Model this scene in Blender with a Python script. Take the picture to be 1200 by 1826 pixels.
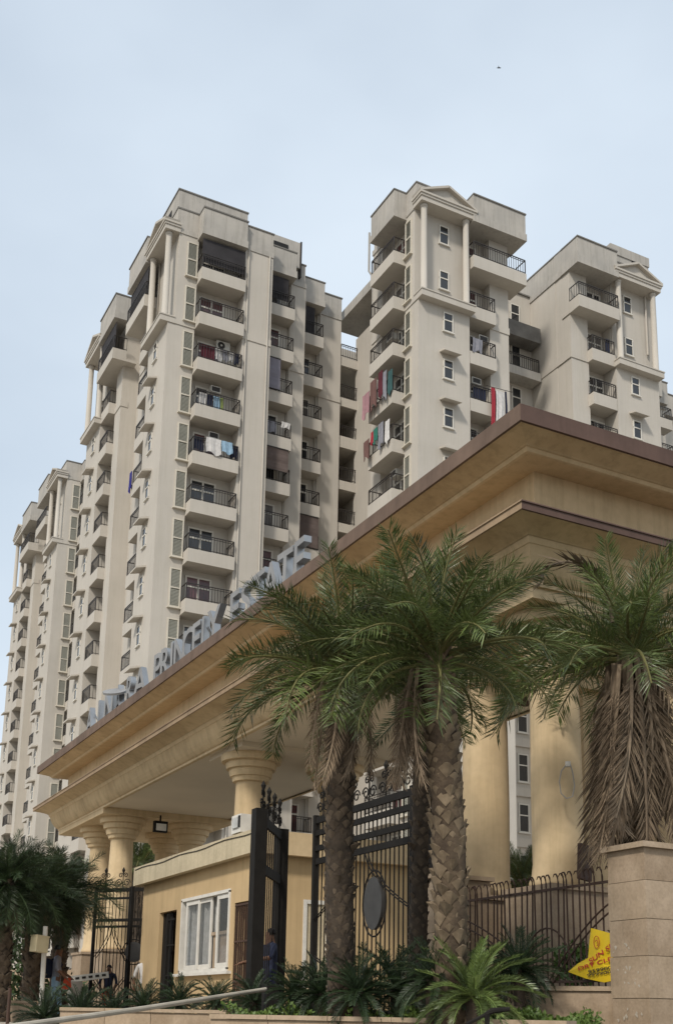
import bpy, bmesh, math, random
from mathutils import Matrix, Vector
R = math.radians
random.seed(7)
for o in list(bpy.data.objects): bpy.data.objects.remove(o)
scene = bpy.context.scene
COL = scene.collection

# ------------------------------------------------------------------ camera
CAM = Vector((0, 0, 0.25))
FW = Vector((0.44742514, 0.86632821, 0.22200491))
RW = Vector((0.88638932, -0.46256482, 0.01864862))
UW = Vector((-0.11884749, -0.18843891, 0.9748672))
FPX, CX, CY = 2047.12, 600.0, 1345.2
cd = bpy.data.cameras.new('camera'); cam = bpy.data.objects.new('camera', cd); COL.objects.link(cam)
cam.matrix_world = Matrix(((RW.x, UW.x, -FW.x, CAM.x), (RW.y, UW.y, -FW.y, CAM.y), (RW.z, UW.z, -FW.z, CAM.z), (0, 0, 0, 1)))
cd.sensor_fit = 'VERTICAL'; cd.sensor_height = 36.0; cd.sensor_width = 36.0
cd.lens = FPX / 1826 * 36.0
cd.shift_y = (CY - 913) / 1826
cd.clip_start = 0.1; cd.clip_end = 3000
scene.camera = cam

# ------------------------------------------------------------------ light
SUN = Vector((-0.58, -0.45, 0.68)).normalized()
elev = math.asin(SUN.z); azim = math.atan2(SUN.x, SUN.y)
w = bpy.data.worlds.new('World'); scene.world = w; w.use_nodes = True
nt = w.node_tree; nt.nodes.clear()
out = nt.nodes.new('ShaderNodeOutputWorld'); bg = nt.nodes.new('ShaderNodeBackground')
sky = nt.nodes.new('ShaderNodeTexSky'); sky.sky_type = 'NISHITA'; sky.sun_disc = False
sky.sun_elevation = elev; sky.sun_rotation = azim
sky.air_density = 1.6; sky.dust_density = 4.0; sky.ozone_density = 1.5
tc = nt.nodes.new('ShaderNodeTexCoord'); mp = nt.nodes.new('ShaderNodeMapping')
mp.inputs['Scale'].default_value = (1.0, 1.0, 2.0)
mp.inputs['Rotation'].default_value = (0.2, 0.35, 0.5)
nz = nt.nodes.new('ShaderNodeTexNoise'); nz.inputs['Scale'].default_value = 1.5; nz.inputs['Detail'].default_value = 5; nz.inputs['Roughness'].default_value = 0.5
rp = nt.nodes.new('ShaderNodeValToRGB')
rp.color_ramp.elements[0].position = 0.34; rp.color_ramp.elements[0].color = (0.58, 0.58, 0.58, 1)
rp.color_ramp.elements[1].position = 0.68; rp.color_ramp.elements[1].color = (0.95, 0.95, 0.95, 1)
mx = nt.nodes.new('ShaderNodeMix'); mx.data_type = 'RGBA'
mx.inputs['B'].default_value = (5.65, 6.4, 7.2, 1)
nt.links.new(tc.outputs['Generated'], mp.inputs['Vector']); nt.links.new(mp.outputs[0], nz.inputs['Vector'])
nt.links.new(nz.outputs['Fac'], rp.inputs[0]); nt.links.new(rp.outputs[0], mx.inputs['Factor'])
nt.links.new(sky.outputs[0], mx.inputs['A']); nt.links.new(mx.outputs['Result'], bg.inputs['Color'])
bg.inputs['Strength'].default_value = 0.1
nt.links.new(bg.outputs[0], out.inputs['Surface'])
sd = bpy.data.lights.new('sun', 'SUN'); so = bpy.data.objects.new('sun', sd); COL.objects.link(so)
sd.energy = 2.1; sd.angle = R(7); sd.color = (1.0, 0.94, 0.85)
so.rotation_euler = (-SUN).to_track_quat('-Z', 'Y').to_euler(); so.location = (0, 0, 80)
scene.render.engine = 'CYCLES'
scene.view_settings.view_transform = 'Standard'; scene.view_settings.look = 'None'
scene.view_settings.gamma = 1.0; scene.view_settings.use_curve_mapping = False
scene.view_settings.exposure = 0.45

# ------------------------------------------------------------------ helpers
def ray(px, py): return FW + RW * ((px - CX) / FPX) - UW * ((py - CY) / FPX)
def at(px, py, d): return CAM + ray(px, py) * d
def onp(px, py, ax, c):
    d = ray(px, py); i = 'xyz'.index(ax); return CAM + d * ((c - CAM[i]) / d[i])

class MB:
    def __init__(s): s.v = []; s.f = []; s.m = []
    def add(s, vs, fs, m=0):
        b = len(s.v); s.v += [tuple(p) for p in vs]; s.f += [tuple(i + b for i in f) for f in fs]; s.m += [m] * len(fs); return s
    def box(s, x0, x1, y0, y1, z0, z1, m=0):
        v = [(x, y, z) for z in (z0, z1) for y in (y0, y1) for x in (x0, x1)]
        return s.add(v, [(0, 2, 3, 1), (4, 5, 7, 6), (0, 1, 5, 4), (2, 6, 7, 3), (0, 4, 6, 2), (1, 3, 7, 5)], m)
    def bar(s, a, b, t, t2=None, m=0):
        a = Vector(a); b = Vector(b); d = (b - a).normalized(); t2 = t2 or t
        u = d.cross(Vector((0, 0, 1)))
        if u.length < 1e-3: u = Vector((1, 0, 0))
        u.normalize(); k = d.cross(u); u *= t / 2; k *= t2 / 2
        v = [a - u - k, a + u - k, a + u + k, a - u + k, b - u - k, b + u - k, b + u + k, b - u + k]
        return s.add(v, [(0, 3, 2, 1), (4, 5, 6, 7), (0, 1, 5, 4), (1, 2, 6, 5), (2, 3, 7, 6), (3, 0, 4, 7)], m)
    def tube(s, pts, r, n=6, m=0, caps=True):
        pts = [Vector(p) for p in pts]; rs = r if isinstance(r, (list, tuple)) else [r] * len(pts)
        vs = []; up = Vector((0.13, 0.27, 0.95))
        for i, p in enumerate(pts):
            d = (pts[min(i + 1, len(pts) - 1)] - pts[max(i - 1, 0)]).normalized()
            u = d.cross(up)
            if u.length < 0.05: u = d.cross(Vector((1, 0, 0)))
            u.normalize(); k = d.cross(u)
            vs += [p + (u * math.cos(2 * math.pi * j / n) + k * math.sin(2 * math.pi * j / n)) * rs[i] for j in range(n)]
        fs = [(i * n + j, i * n + (j + 1) % n, (i + 1) * n + (j + 1) % n, (i + 1) * n + j) for i in range(len(pts) - 1) for j in range(n)]
        if caps: fs += [tuple(range(n))[::-1], tuple((len(pts) - 1) * n + j for j in range(n))]
        return s.add(vs, fs, m)
    def lathe(s, prof, c=(0, 0), n=28, m=0):
        vs = [(c[0] + r * math.cos(2 * math.pi * j / n), c[1] + r * math.sin(2 * math.pi * j / n), z) for r, z in prof for j in range(n)]
        fs = [(i * n + j, i * n + (j + 1) % n, (i + 1) * n + (j + 1) % n, (i + 1) * n + j) for i in range(len(prof) - 1) for j in range(n)]
        fs += [tuple(range(n))[::-1], tuple((len(prof) - 1) * n + j for j in range(n))]
        return s.add(vs, fs, m)
    def prism(s, poly, h0, h1, fn, m=0):
        n = len(poly); v = [fn(a, b, h0) for a, b in poly] + [fn(a, b, h1) for a, b in poly]
        return s.add(v, [tuple(range(n))[::-1], tuple(range(n, 2 * n))] + [(i, (i + 1) % n, n + (i + 1) % n, n + i) for i in range(n)], m)
    def mesh(s, name, mats, smooth=False):
        me = bpy.data.meshes.new(name); me.from_pydata(s.v, [], s.f)
        for mm in (mats if isinstance(mats, (list, tuple)) else [mats]): me.materials.append(mm)
        if any(s.m): me.polygons.foreach_set('material_index', s.m)
        bm = bmesh.new(); bm.from_mesh(me); bmesh.ops.recalc_face_normals(bm, faces=bm.faces); bm.to_mesh(me); bm.free()
        if smooth: me.polygons.foreach_set('use_smooth', [True] * len(me.polygons))
        me.update(); return me
    def build(s, name, mats, parent=None, smooth=False, **kw): return place(name, s.mesh(name, mats, smooth), parent, **kw)

def place(name, me, parent=None, mat=None, loc=None, rot=None, scale=None, label=None):
    o = bpy.data.objects.new(name, me); COL.objects.link(o)
    if mat is not None: o.matrix_basis = mat
    if loc is not None: o.location = loc
    if rot is not None: o.rotation_euler = rot
    if scale is not None: o.scale = (scale,) * 3 if isinstance(scale, (int, float)) else scale
    if parent is not None:
        o.parent = parent
        if mat is None and loc is None and parent.parent is None and parent.type == 'EMPTY':
            o.location = -Vector(parent.location)      # world-coordinate meshes under an Empty at its thing's base
    if label: o['label'] = label
    return o
def tag(o, label, cat, group=None):
    o['label'] = label; o['category'] = cat
    if group: o['group'] = group
    return o
def thing(name, label, cat, loc=(0, 0, 0), group=None):
    o = bpy.data.objects.new(name, None); COL.objects.link(o); o.location = loc; o.empty_display_size = 0.2
    return tag(o, label, cat, group)
def structure(name, mb, mat):
    o = mb.build(name, mat); o['kind'] = 'structure'; return o

# ------------------------------------------------------------------ materials
def mat(name, col, rough=0.8, metal=0.0, var=0.0, vscale=2.0, streak=0.0, bump=0.0, bscale=40.0, col2=None, spec=0.3, fine=0.0, obj=False):
    m = bpy.data.materials.new(name); m.use_nodes = True; t = m.node_tree; b = t.nodes['Principled BSDF']
    b.inputs['Roughness'].default_value = rough; b.inputs['Metallic'].default_value = metal
    b.inputs['Specular IOR Level'].default_value = spec
    c = (*col, 1); c2 = (*(col2 or [x * (1 - var) for x in col]), 1)
    geo = t.nodes.new('ShaderNodeNewGeometry'); vec = geo.outputs['Position']
    if var or col2:
        n = t.nodes.new('ShaderNodeTexNoise'); n.inputs['Scale'].default_value = vscale; n.inputs['Detail'].default_value = 7; n.inputs['Roughness'].default_value = 0.62
        t.links.new(vec, n.inputs['Vector'])
        r = t.nodes.new('ShaderNodeValToRGB'); r.color_ramp.elements[0].position = 0.34; r.color_ramp.elements[1].position = 0.66
        r.color_ramp.elements[0].color = c; r.color_ramp.elements[1].color = c2
        t.links.new(n.outputs['Fac'], r.inputs[0]); last = r.outputs[0]
        if streak:
            mp = t.nodes.new('ShaderNodeMapping'); mp.inputs['Scale'].default_value = (3.6, 3.6, 0.2)
            t.links.new(vec, mp.inputs['Vector'])
            n2 = t.nodes.new('ShaderNodeTexNoise'); n2.inputs['Scale'].default_value = 1.4; n2.inputs['Detail'].default_value = 8; n2.inputs['Roughness'].default_value = 0.7
            t.links.new(mp.outputs[0], n2.inputs['Vector'])
            r2 = t.nodes.new('ShaderNodeValToRGB'); r2.color_ramp.elements[0].position = 0.48; r2.color_ramp.elements[1].position = 0.8
            r2.color_ramp.elements[0].color = (1, 1, 1, 1); k = 1 - streak; r2.color_ramp.elements[1].color = (k, k, k * 0.96, 1)
            t.links.new(n2.outputs['Fac'], r2.inputs[0])
            x = t.nodes.new('ShaderNodeMix'); x.data_type = 'RGBA'; x.blend_type = 'MULTIPLY'; x.inputs['Factor'].default_value = 1
            t.links.new(last, x.inputs['A']); t.links.new(r2.outputs[0], x.inputs['B']); last = x.outputs['Result']
        if fine:
            n4 = t.nodes.new('ShaderNodeTexNoise'); n4.inputs['Scale'].default_value = vscale * 14; n4.inputs['Detail'].default_value = 4
            t.links.new(vec, n4.inputs['Vector'])
            r4 = t.nodes.new('ShaderNodeValToRGB'); k = 1 - fine; r4.color_ramp.elements[0].color = (k, k, k, 1); r4.color_ramp.elements[0].position = 0.3; r4.color_ramp.elements[1].position = 0.6
            t.links.new(n4.outputs['Fac'], r4.inputs[0])
            x = t.nodes.new('ShaderNodeMix'); x.data_type = 'RGBA'; x.blend_type = 'MULTIPLY'; x.inputs['Factor'].default_value = 1
            t.links.new(last, x.inputs['A']); t.links.new(r4.outputs[0], x.inputs['B']); last = x.outputs['Result']
        if obj:
            oi = t.nodes.new('ShaderNodeObjectInfo'); h = t.nodes.new('ShaderNodeHueSaturation')
            mr = t.nodes.new('ShaderNodeMapRange'); mr.inputs['To Min'].default_value = 0.6; mr.inputs['To Max'].default_value = 1.35
            t.links.new(oi.outputs['Random'], mr.inputs['Value']); t.links.new(mr.outputs[0], h.inputs['Value']); t.links.new(last, h.inputs['Color']); last = h.outputs[0]
        t.links.new(last, b.inputs['Base Color'])
    else: b.inputs['Base Color'].default_value = c
    if bump:
        n3 = t.nodes.new('ShaderNodeTexNoise'); n3.inputs['Scale'].default_value = bscale; n3.inputs['Detail'].default_value = 5
        t.links.new(vec, n3.inputs['Vector'])
        bp = t.nodes.new('ShaderNodeBump'); bp.inputs['Strength'].default_value = bump; bp.inputs['Distance'].default_value = 0.02
        t.links.new(n3.outputs['Fac'], bp.inputs['Height']); t.links.new(bp.outputs[0], b.inputs['Normal'])
    return m
M = {}
M['cream'] = mat('cream_paint', (0.49, 0.452, 0.398), 0.9, var=0.1, vscale=0.32, streak=0.1, bump=0.15, bscale=8)
M['crown_paint'] = mat('weathered_parapet_paint', (0.44, 0.41, 0.366), 0.9, col2=(0.35, 0.33, 0.3), vscale=0.55, streak=0.35)
M['coping'] = mat('grey_weathered_coping', (0.2, 0.19, 0.175), 0.95, var=0.35, vscale=1.2)
M['shutter'] = mat('grey_green_louvre', (0.3, 0.295, 0.25), 0.7, var=0.15, vscale=1.0)
M['shutter_frame'] = mat('cream_louvre_frame', (0.58, 0.535, 0.45), 0.7, var=0.1, vscale=1.0)
M['rail'] = mat('dark_railing', (0.035, 0.03, 0.027), 0.5)
M['glass'] = mat('dark_window_glass', (0.03, 0.032, 0.035), 0.12, spec=0.6, var=0.4, vscale=0.35)
M['frame'] = mat('white_window_frame', (0.6, 0.57, 0.51), 0.6)
M['net'] = mat('dark_balcony_net', (0.045, 0.042, 0.045), 0.95, var=0.4, vscale=1.2)
M['blind_grey'] = mat('grey_lilac_blind', (0.22, 0.21, 0.25), 0.9, var=0.15, vscale=2)
M['blind_brown'] = mat('brown_blind', (0.13, 0.1, 0.09), 0.9, var=0.2, vscale=2)
M['ac'] = mat('ac_white', (0.55, 0.53, 0.48), 0.6, var=0.15, vscale=3)
M['dark'] = mat('dark_void', (0.02, 0.02, 0.02), 0.9)
M['pipe'] = mat('grey_pipe', (0.32, 0.3, 0.27), 0.7)
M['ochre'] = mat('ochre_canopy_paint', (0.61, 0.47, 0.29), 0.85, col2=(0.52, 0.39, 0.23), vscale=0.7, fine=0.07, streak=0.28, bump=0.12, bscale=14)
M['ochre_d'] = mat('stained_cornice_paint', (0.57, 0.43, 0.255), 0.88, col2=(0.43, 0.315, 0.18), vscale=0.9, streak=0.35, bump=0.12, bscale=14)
M['ceiling'] = mat('cream_soffit_paint', (0.64, 0.55, 0.42), 0.9, var=0.1, vscale=0.5)
M['maroon'] = mat('maroon_edge_paint', (0.115, 0.07, 0.055), 0.75, var=0.3, vscale=1.5, streak=0.2)
M['faded_a'] = mat('faded_maroon_edge_paint', (0.17, 0.115, 0.085), 0.85, var=0.35, vscale=1.5, streak=0.3)
M['faded_b'] = mat('worn_off_edge_paint', (0.33, 0.235, 0.145), 0.88, col2=(0.22, 0.155, 0.1), vscale=1.3, streak=0.3)
M['lace'] = mat('lace_behind_glass', (0.42, 0.43, 0.43), 0.15, col2=(0.2, 0.21, 0.21), vscale=7, spec=0.6, fine=0.25)
M['glass_c'] = mat('window_glass_with_curtain', (0.17, 0.155, 0.14), 0.2, col2=(0.07, 0.065, 0.06), vscale=1.1, spec=0.6)
M['glass_m'] = mat('window_glass_with_red_curtain', (0.12, 0.05, 0.05), 0.2, col2=(0.05, 0.025, 0.03), vscale=1.1, spec=0.6)
M['clear'] = mat('clear_pane', (0.25, 0.26, 0.26), 0.04, spec=0.8); M['clear'].node_tree.nodes['Principled BSDF'].inputs['Alpha'].default_value = 0.22
M['hutpaint'] = mat('cream_hut_parapet', (0.56, 0.47, 0.32), 0.9, col2=(0.44, 0.37, 0.25), vscale=1.6, streak=0.3, bump=0.2, bscale=10, fine=0.12)
M['hutwall'] = mat('ochre_hut_wall', (0.52, 0.375, 0.205), 0.9, var=0.14, vscale=0.8, streak=0.2)
M['stone'] = mat('beige_cladding_stone', (0.40, 0.305, 0.215), 0.8, col2=(0.28, 0.205, 0.135), vscale=2.4, streak=0.2, bump=0.1, bscale=30, fine=0.15)
M['stone_b'] = mat('beige_cladding_stone_light', (0.43, 0.33, 0.235), 0.8, col2=(0.32, 0.24, 0.16), vscale=2.0, streak=0.2, bump=0.1, bscale=30, fine=0.15)
M['chip'] = mat('pale_chipped_plaster', (0.46, 0.4, 0.32), 0.9, var=0.2, vscale=9)
M['iron'] = mat('black_iron', (0.018, 0.016, 0.014), 0.75, spec=0.15, var=0.3, vscale=5)
M['rust'] = mat('rusty_brown_iron', (0.075, 0.042, 0.028), 0.7, col2=(0.05, 0.03, 0.022), vscale=6)
M['steel'] = mat('grey_steel_letter_faces', (0.27, 0.265, 0.26), 0.5, metal=0.0, var=0.25, vscale=1.5)
M['steel_side'] = mat('bright_steel_returns', (0.4, 0.4, 0.4), 0.3, metal=0.8, var=0.2, vscale=2)
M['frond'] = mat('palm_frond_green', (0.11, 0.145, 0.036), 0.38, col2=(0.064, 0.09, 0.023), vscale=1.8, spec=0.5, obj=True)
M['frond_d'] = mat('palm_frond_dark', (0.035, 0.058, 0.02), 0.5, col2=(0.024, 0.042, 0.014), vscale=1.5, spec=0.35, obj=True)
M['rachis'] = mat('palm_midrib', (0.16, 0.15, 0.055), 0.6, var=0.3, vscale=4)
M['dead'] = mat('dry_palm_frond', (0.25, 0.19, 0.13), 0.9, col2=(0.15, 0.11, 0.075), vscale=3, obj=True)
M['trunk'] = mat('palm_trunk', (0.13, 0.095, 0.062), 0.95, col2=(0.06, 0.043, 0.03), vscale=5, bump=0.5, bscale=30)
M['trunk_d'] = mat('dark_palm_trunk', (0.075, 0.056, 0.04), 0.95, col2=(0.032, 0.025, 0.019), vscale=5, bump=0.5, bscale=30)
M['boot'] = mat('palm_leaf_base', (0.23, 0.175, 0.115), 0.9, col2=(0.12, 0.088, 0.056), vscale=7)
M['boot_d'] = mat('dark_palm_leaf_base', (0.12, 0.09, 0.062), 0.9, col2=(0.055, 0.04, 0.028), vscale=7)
M['cycad'] = mat('sago_sunlit_green', (0.15, 0.2, 0.055), 0.38, col2=(0.09, 0.135, 0.035), vscale=3, spec=0.5, obj=True)  # sunlight on the one lit sago is painted in as a brighter green
M['cycad_d'] = mat('sago_shaded_green', (0.03, 0.052, 0.02), 0.45, col2=(0.02, 0.036, 0.014), vscale=3, spec=0.4, obj=True)  # same fronds for the other sagos, shade painted in as a darker green
M['leaf'] = mat('shrub_leaf', (0.1, 0.17, 0.035), 0.4, col2=(0.06, 0.11, 0.022), vscale=8, spec=0.5)
M['leaf_d'] = mat('dark_shrub_leaf', (0.04, 0.065, 0.02), 0.5, col2=(0.026, 0.045, 0.014), vscale=6)
M['cover'] = mat('ground_cover_leaf', (0.11, 0.17, 0.035), 0.5, col2=(0.06, 0.1, 0.022), vscale=5)
M['soil'] = mat('dry_soil', (0.12, 0.085, 0.055), 0.95, var=0.4, vscale=4)
M['asphalt'] = mat('dusty_concrete_road', (0.26, 0.235, 0.2), 0.9, var=0.3, vscale=0.8)
M['paving'] = mat('paving', (0.42, 0.37, 0.3), 0.9, var=0.25, vscale=1.0)
M['yellow'] = mat('yellow_banner', (0.72, 0.5, 0.012), 0.5, var=0.12, vscale=4)
M['red'] = mat('red_print', (0.42, 0.03, 0.025), 0.6)
M['black'] = mat('black_print', (0.03, 0.025, 0.02), 0.6)
M['white'] = mat('white_paint', (0.66, 0.63, 0.57), 0.6, var=0.15, vscale=4)
M['polewhite'] = mat('dull_white_pole', (0.46, 0.42, 0.35), 0.6, var=0.3, vscale=3)
M['boxcream'] = mat('cream_metal_box', (0.55, 0.47, 0.3), 0.6, var=0.1, vscale=3)
M['curtain'] = mat('lace_curtain', (0.5, 0.5, 0.48), 0.9, var=0.25, vscale=7)
def cloth(n, c): M[n] = mat('cloth_' + n, c, 0.9, var=0.25, vscale=5); return M[n]
for n, c in dict(maroon_c=(0.1, 0.02, 0.03), white_c=(0.6, 0.58, 0.56), blue_c=(0.28, 0.42, 0.55), navy_c=(0.02, 0.025, 0.05), pink_c=(0.36, 0.2, 0.22), brown_c=(0.16, 0.085, 0.075), teal_c=(0.04, 0.1, 0.1), red_c=(0.32, 0.03, 0.045), grey_c=(0.24, 0.24, 0.27), royal_c=(0.03, 0.03, 0.2), lime_c=(0.3, 0.36, 0.12), green_c=(0.03, 0.16, 0.12), skin=(0.2, 0.105, 0.065), hair=(0.012, 0.01, 0.009), khaki_c=(0.22, 0.2, 0.16), orange_c=(0.5, 0.07, 0.03)).items(): cloth(n, c)

# ================================================================== SETTING
g = MB(); g.box(-900, 900, -900, 900, -1.55, -1.35); structure('ground', g, M['asphalt'])
g = MB()
g.prism([(4.7, 12.75), (7.55, 9.5), (8.6, 9.6), (70, 9.6), (70, 150), (-30, 150), (-30, 30), (4.2, 17.6), (6.6, 16.35)], -1.34, 0.0, lambda a, b, h: (a, b, h))
structure('paving', g, M['paving'])

# ================================================================== TOWERS
Z0, FH = 1.07, 3.12
ZS0, ZS1, ZT, ZP = 41.62, 42.08, 48.0, 49.76
NF = 15

def frame(ox, oy, sdir, ndir):
    return Matrix(((sdir[0], ndir[0], 0, ox), (sdir[1], ndir[1], 0, oy), (0, 0, 1, 0), (0, 0, 0, 1)))
def up(z): return Matrix.Translation((0, 0, z))

class Tower:
    def __init__(s, label, base):
        s.base = Vector(base); s.t = thing('apartment_tower', label, 'apartment tower', base); s.inv = Matrix.Translation(-s.base)
        s.W = MB(); s.P = MB(); s.K = MB(); s.S = MB()
    def put(s, name, me, F, z=0.0, parent=None):
        if parent is not None: return place(name, me, parent, mat=Matrix.Identity(4))
        return place(name, me, s.t, mat=s.inv @ F @ up(z))
    def finish(s):
        s.W.build('wall', M['cream'], s.t)
        for mb, nm, mt in ((s.P, 'parapet', 'crown_paint'), (s.K, 'coping', 'coping'), (s.S, 'string_course', 'cream')):
            for i in range(0, len(mb.v), 8):
                q = MB(); q.v = mb.v[i:i + 8]; q.f = [(0, 2, 3, 1), (4, 5, 7, 6), (0, 1, 5, 4), (2, 6, 7, 3), (0, 4, 6, 2), (1, 3, 7, 5)]; q.m = [0] * 6; q.build(nm, M[mt], s.t)

def fbox(F):
    """box adder in facade coordinates (s, n) -> world x, y"""
    def f(mb, s0, s1, n0, n1, z0, z1):
        a = F @ Vector((s0, n0, 0)); b = F @ Vector((s1, n1, 0))
        mb.box(min(a.x, b.x), max(a.x, b.x), min(a.y, b.y), max(a.y, b.y), z0, z1)
    return f

_c = {}
def cached(key, fn):
    if key not in _c: _c[key] = fn()
    return _c[key]

def balcony_mesh(s0, s1, back, front, side, h=0.8, tr=None):
    def f():
        m = MB(); m.box(s0, s1, back, front - 0.12, 0, 0.18)
        m.box(s0, s1, front - 0.12, front, -0.02, h)
        for k, nn in enumerate(side):
            if nn is None: continue
            x = s0 if k == 0 else s1 - 0.1
            m.box(x - 0.002, x + 0.102, nn, front - 0.12, -0.012, h - 0.003)
        return m.mesh('balcony', M['cream'])
    return cached(('bal', s0, s1, back, front, side, h), f)
def railing_mesh(s0, s1, front, side, h=0.8, hr=0.98):
    def f():
        m = MB(); n = front - 0.06; z0, z1 = h + 0.02, h + hr
        a, b = s0 + 0.05, s1 - 0.05
        m.bar((a, n, z1), (b, n, z1), 0.055, 0.045); m.bar((a, n, z0 + 0.08), (b, n, z0 + 0.08), 0.035); m.bar((a, n, z1 - 0.13), (b, n, z1 - 0.13), 0.03)
        k = max(3, int((b - a) / 0.17))
        for i in range(k + 1):
            x = a + (b - a) * i / k; t = 0.05 if i in (0, k) else 0.024
            m.bar((x, n, z0), (x, n, z1), t)
        for q, nn in enumerate(side):
            if nn is None: continue
            x = a if q == 0 else b
            m.bar((x, n, z1), (x, nn, z1), 0.055, 0.045); m.bar((x, n, z0 + 0.08), (x, nn, z0 + 0.08), 0.035)
            kk = max(2, int(abs(n - nn) / 0.2))
            for i in range(1, kk + 1):
                y = n + (nn - n) * i / kk; m.bar((x, y, z0), (x, y, z1), 0.024)
        return m.mesh('railing', M['rail'])
    return cached(('rail', s0, s1, front, side, h), f)
def door_meshes(w, panes=2, htop=2.75):
    def f():
        fr, gl = MB(), MB(); z0 = 0.2; zt = 2.1; t = 0.1
        for i in range(panes + 1):
            x = w * i / panes; fr.box(x - t / 2, x + t / 2, 0.0, 0.08, z0, htop)
        for z in (z0 + 0.05, zt, htop - 0.04): fr.box(-t / 2, w + t / 2, 0.01, 0.07, z - t / 2, z + t / 2)
        gl.box(0, w, 0.015, 0.03, z0, htop)
        return fr.mesh('balcony_door', M['frame']), [gl.mesh('pane', M[g_]) for g_ in ('glass', 'glass', 'glass_c', 'glass', 'glass_m')]
    return cached(('door', w, panes, htop), f)
def window_meshes(w, h):
    def f():
        fr, gl = MB(), MB(); t = 0.07
        for x in (0, w): fr.box(x - t / 2, x + t / 2, 0, 0.07, 0, h)
        for z in (0, h * 0.6, h): fr.box(-t / 2, w + t / 2, 0.005, 0.065, z - t / 2, z + t / 2)
        fr.box(-0.1, w + 0.1, 0.0, 0.12, -0.1, -0.04)
        gl.box(0, w, 0.012, 0.03, 0, h)
        return fr.mesh('window', M['frame']), gl.mesh('pane', M['glass'])
    return cached(('win', w, h), f)
def hood_mesh(w):
    def f():
        m = MB(); m.add([(0, 0, 0), (w, 0, 0), (w, 0.6, -0.16), (0, 0.6, -0.16), (0, 0, 0.13), (w, 0, 0.13), (w, 0.6, -0.06), (0, 0.6, -0.06)],
                        [(0, 3, 2, 1), (4, 5, 6, 7), (0, 1, 5, 4), (1, 2, 6, 5), (2, 3, 7, 6), (3, 0, 4, 7)])
        return m.mesh('window_hood', M['cream'])
    return cached(('hood', w), f)
def shutter_meshes(w, h):
    def f():
        fr, sl = MB(), MB(); t = 0.08
        for x in (0, w): fr.box(x - t / 2, x + t / 2, 0, 0.08, 0, h)
        for z in (0, h * 0.5, h): fr.box(-t / 2, w + t / 2, 0.004, 0.076, z - t / 2, z + t / 2)
        fr.box(-0.12, w + 0.08, 0, 0.2, -0.12, -0.05)
        k = 26
        for i in range(k):
            z = 0.06 + (h - 0.12) * i / k
            sl.add([(0.03, 0.05, z), (w - 0.03, 0.05, z), (w - 0.03, 0.015, z + h / k * 0.85), (0.03, 0.015, z + h / k * 0.85)], [(0, 1, 2, 3)])
        sl.box(0.02, w - 0.02, 0.004, 0.01, 0.02, h - 0.02)
        return fr.mesh('louvre_shutter', M['shutter_frame']), sl.mesh('louvre_slats', M['shutter'])
    return cached(('shut', w, h), f)

def add_balcony(T, F, k, s0, s1, back, front, side, door=None, net=None, h=0.8, hr=0.98):
    z = Z0 + FH * k
    b = T.put('balcony', balcony_mesh(s0, s1, back, front, side, h), F, z)
    T.put('railing', railing_mesh(s0, s1, front, side, h, hr), F, parent=b)
    if door:
        ds, dw, dp = door
        d, gl = door_meshes(dw, dp); o = T.put('balcony_door', d, F @ Matrix.Translation((ds, back, 0)), z); T.put('pane', random.choice(gl), F, parent=o)
    if net:
        m = MB(); m.box(net[0], net[1], front - 0.2, front - 0.17, net[2], net[3]); m.build('balcony_net', M['net'], T.t)
        T.t.children[-1].matrix_basis = T.inv @ F @ up(z)
    return b

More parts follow.
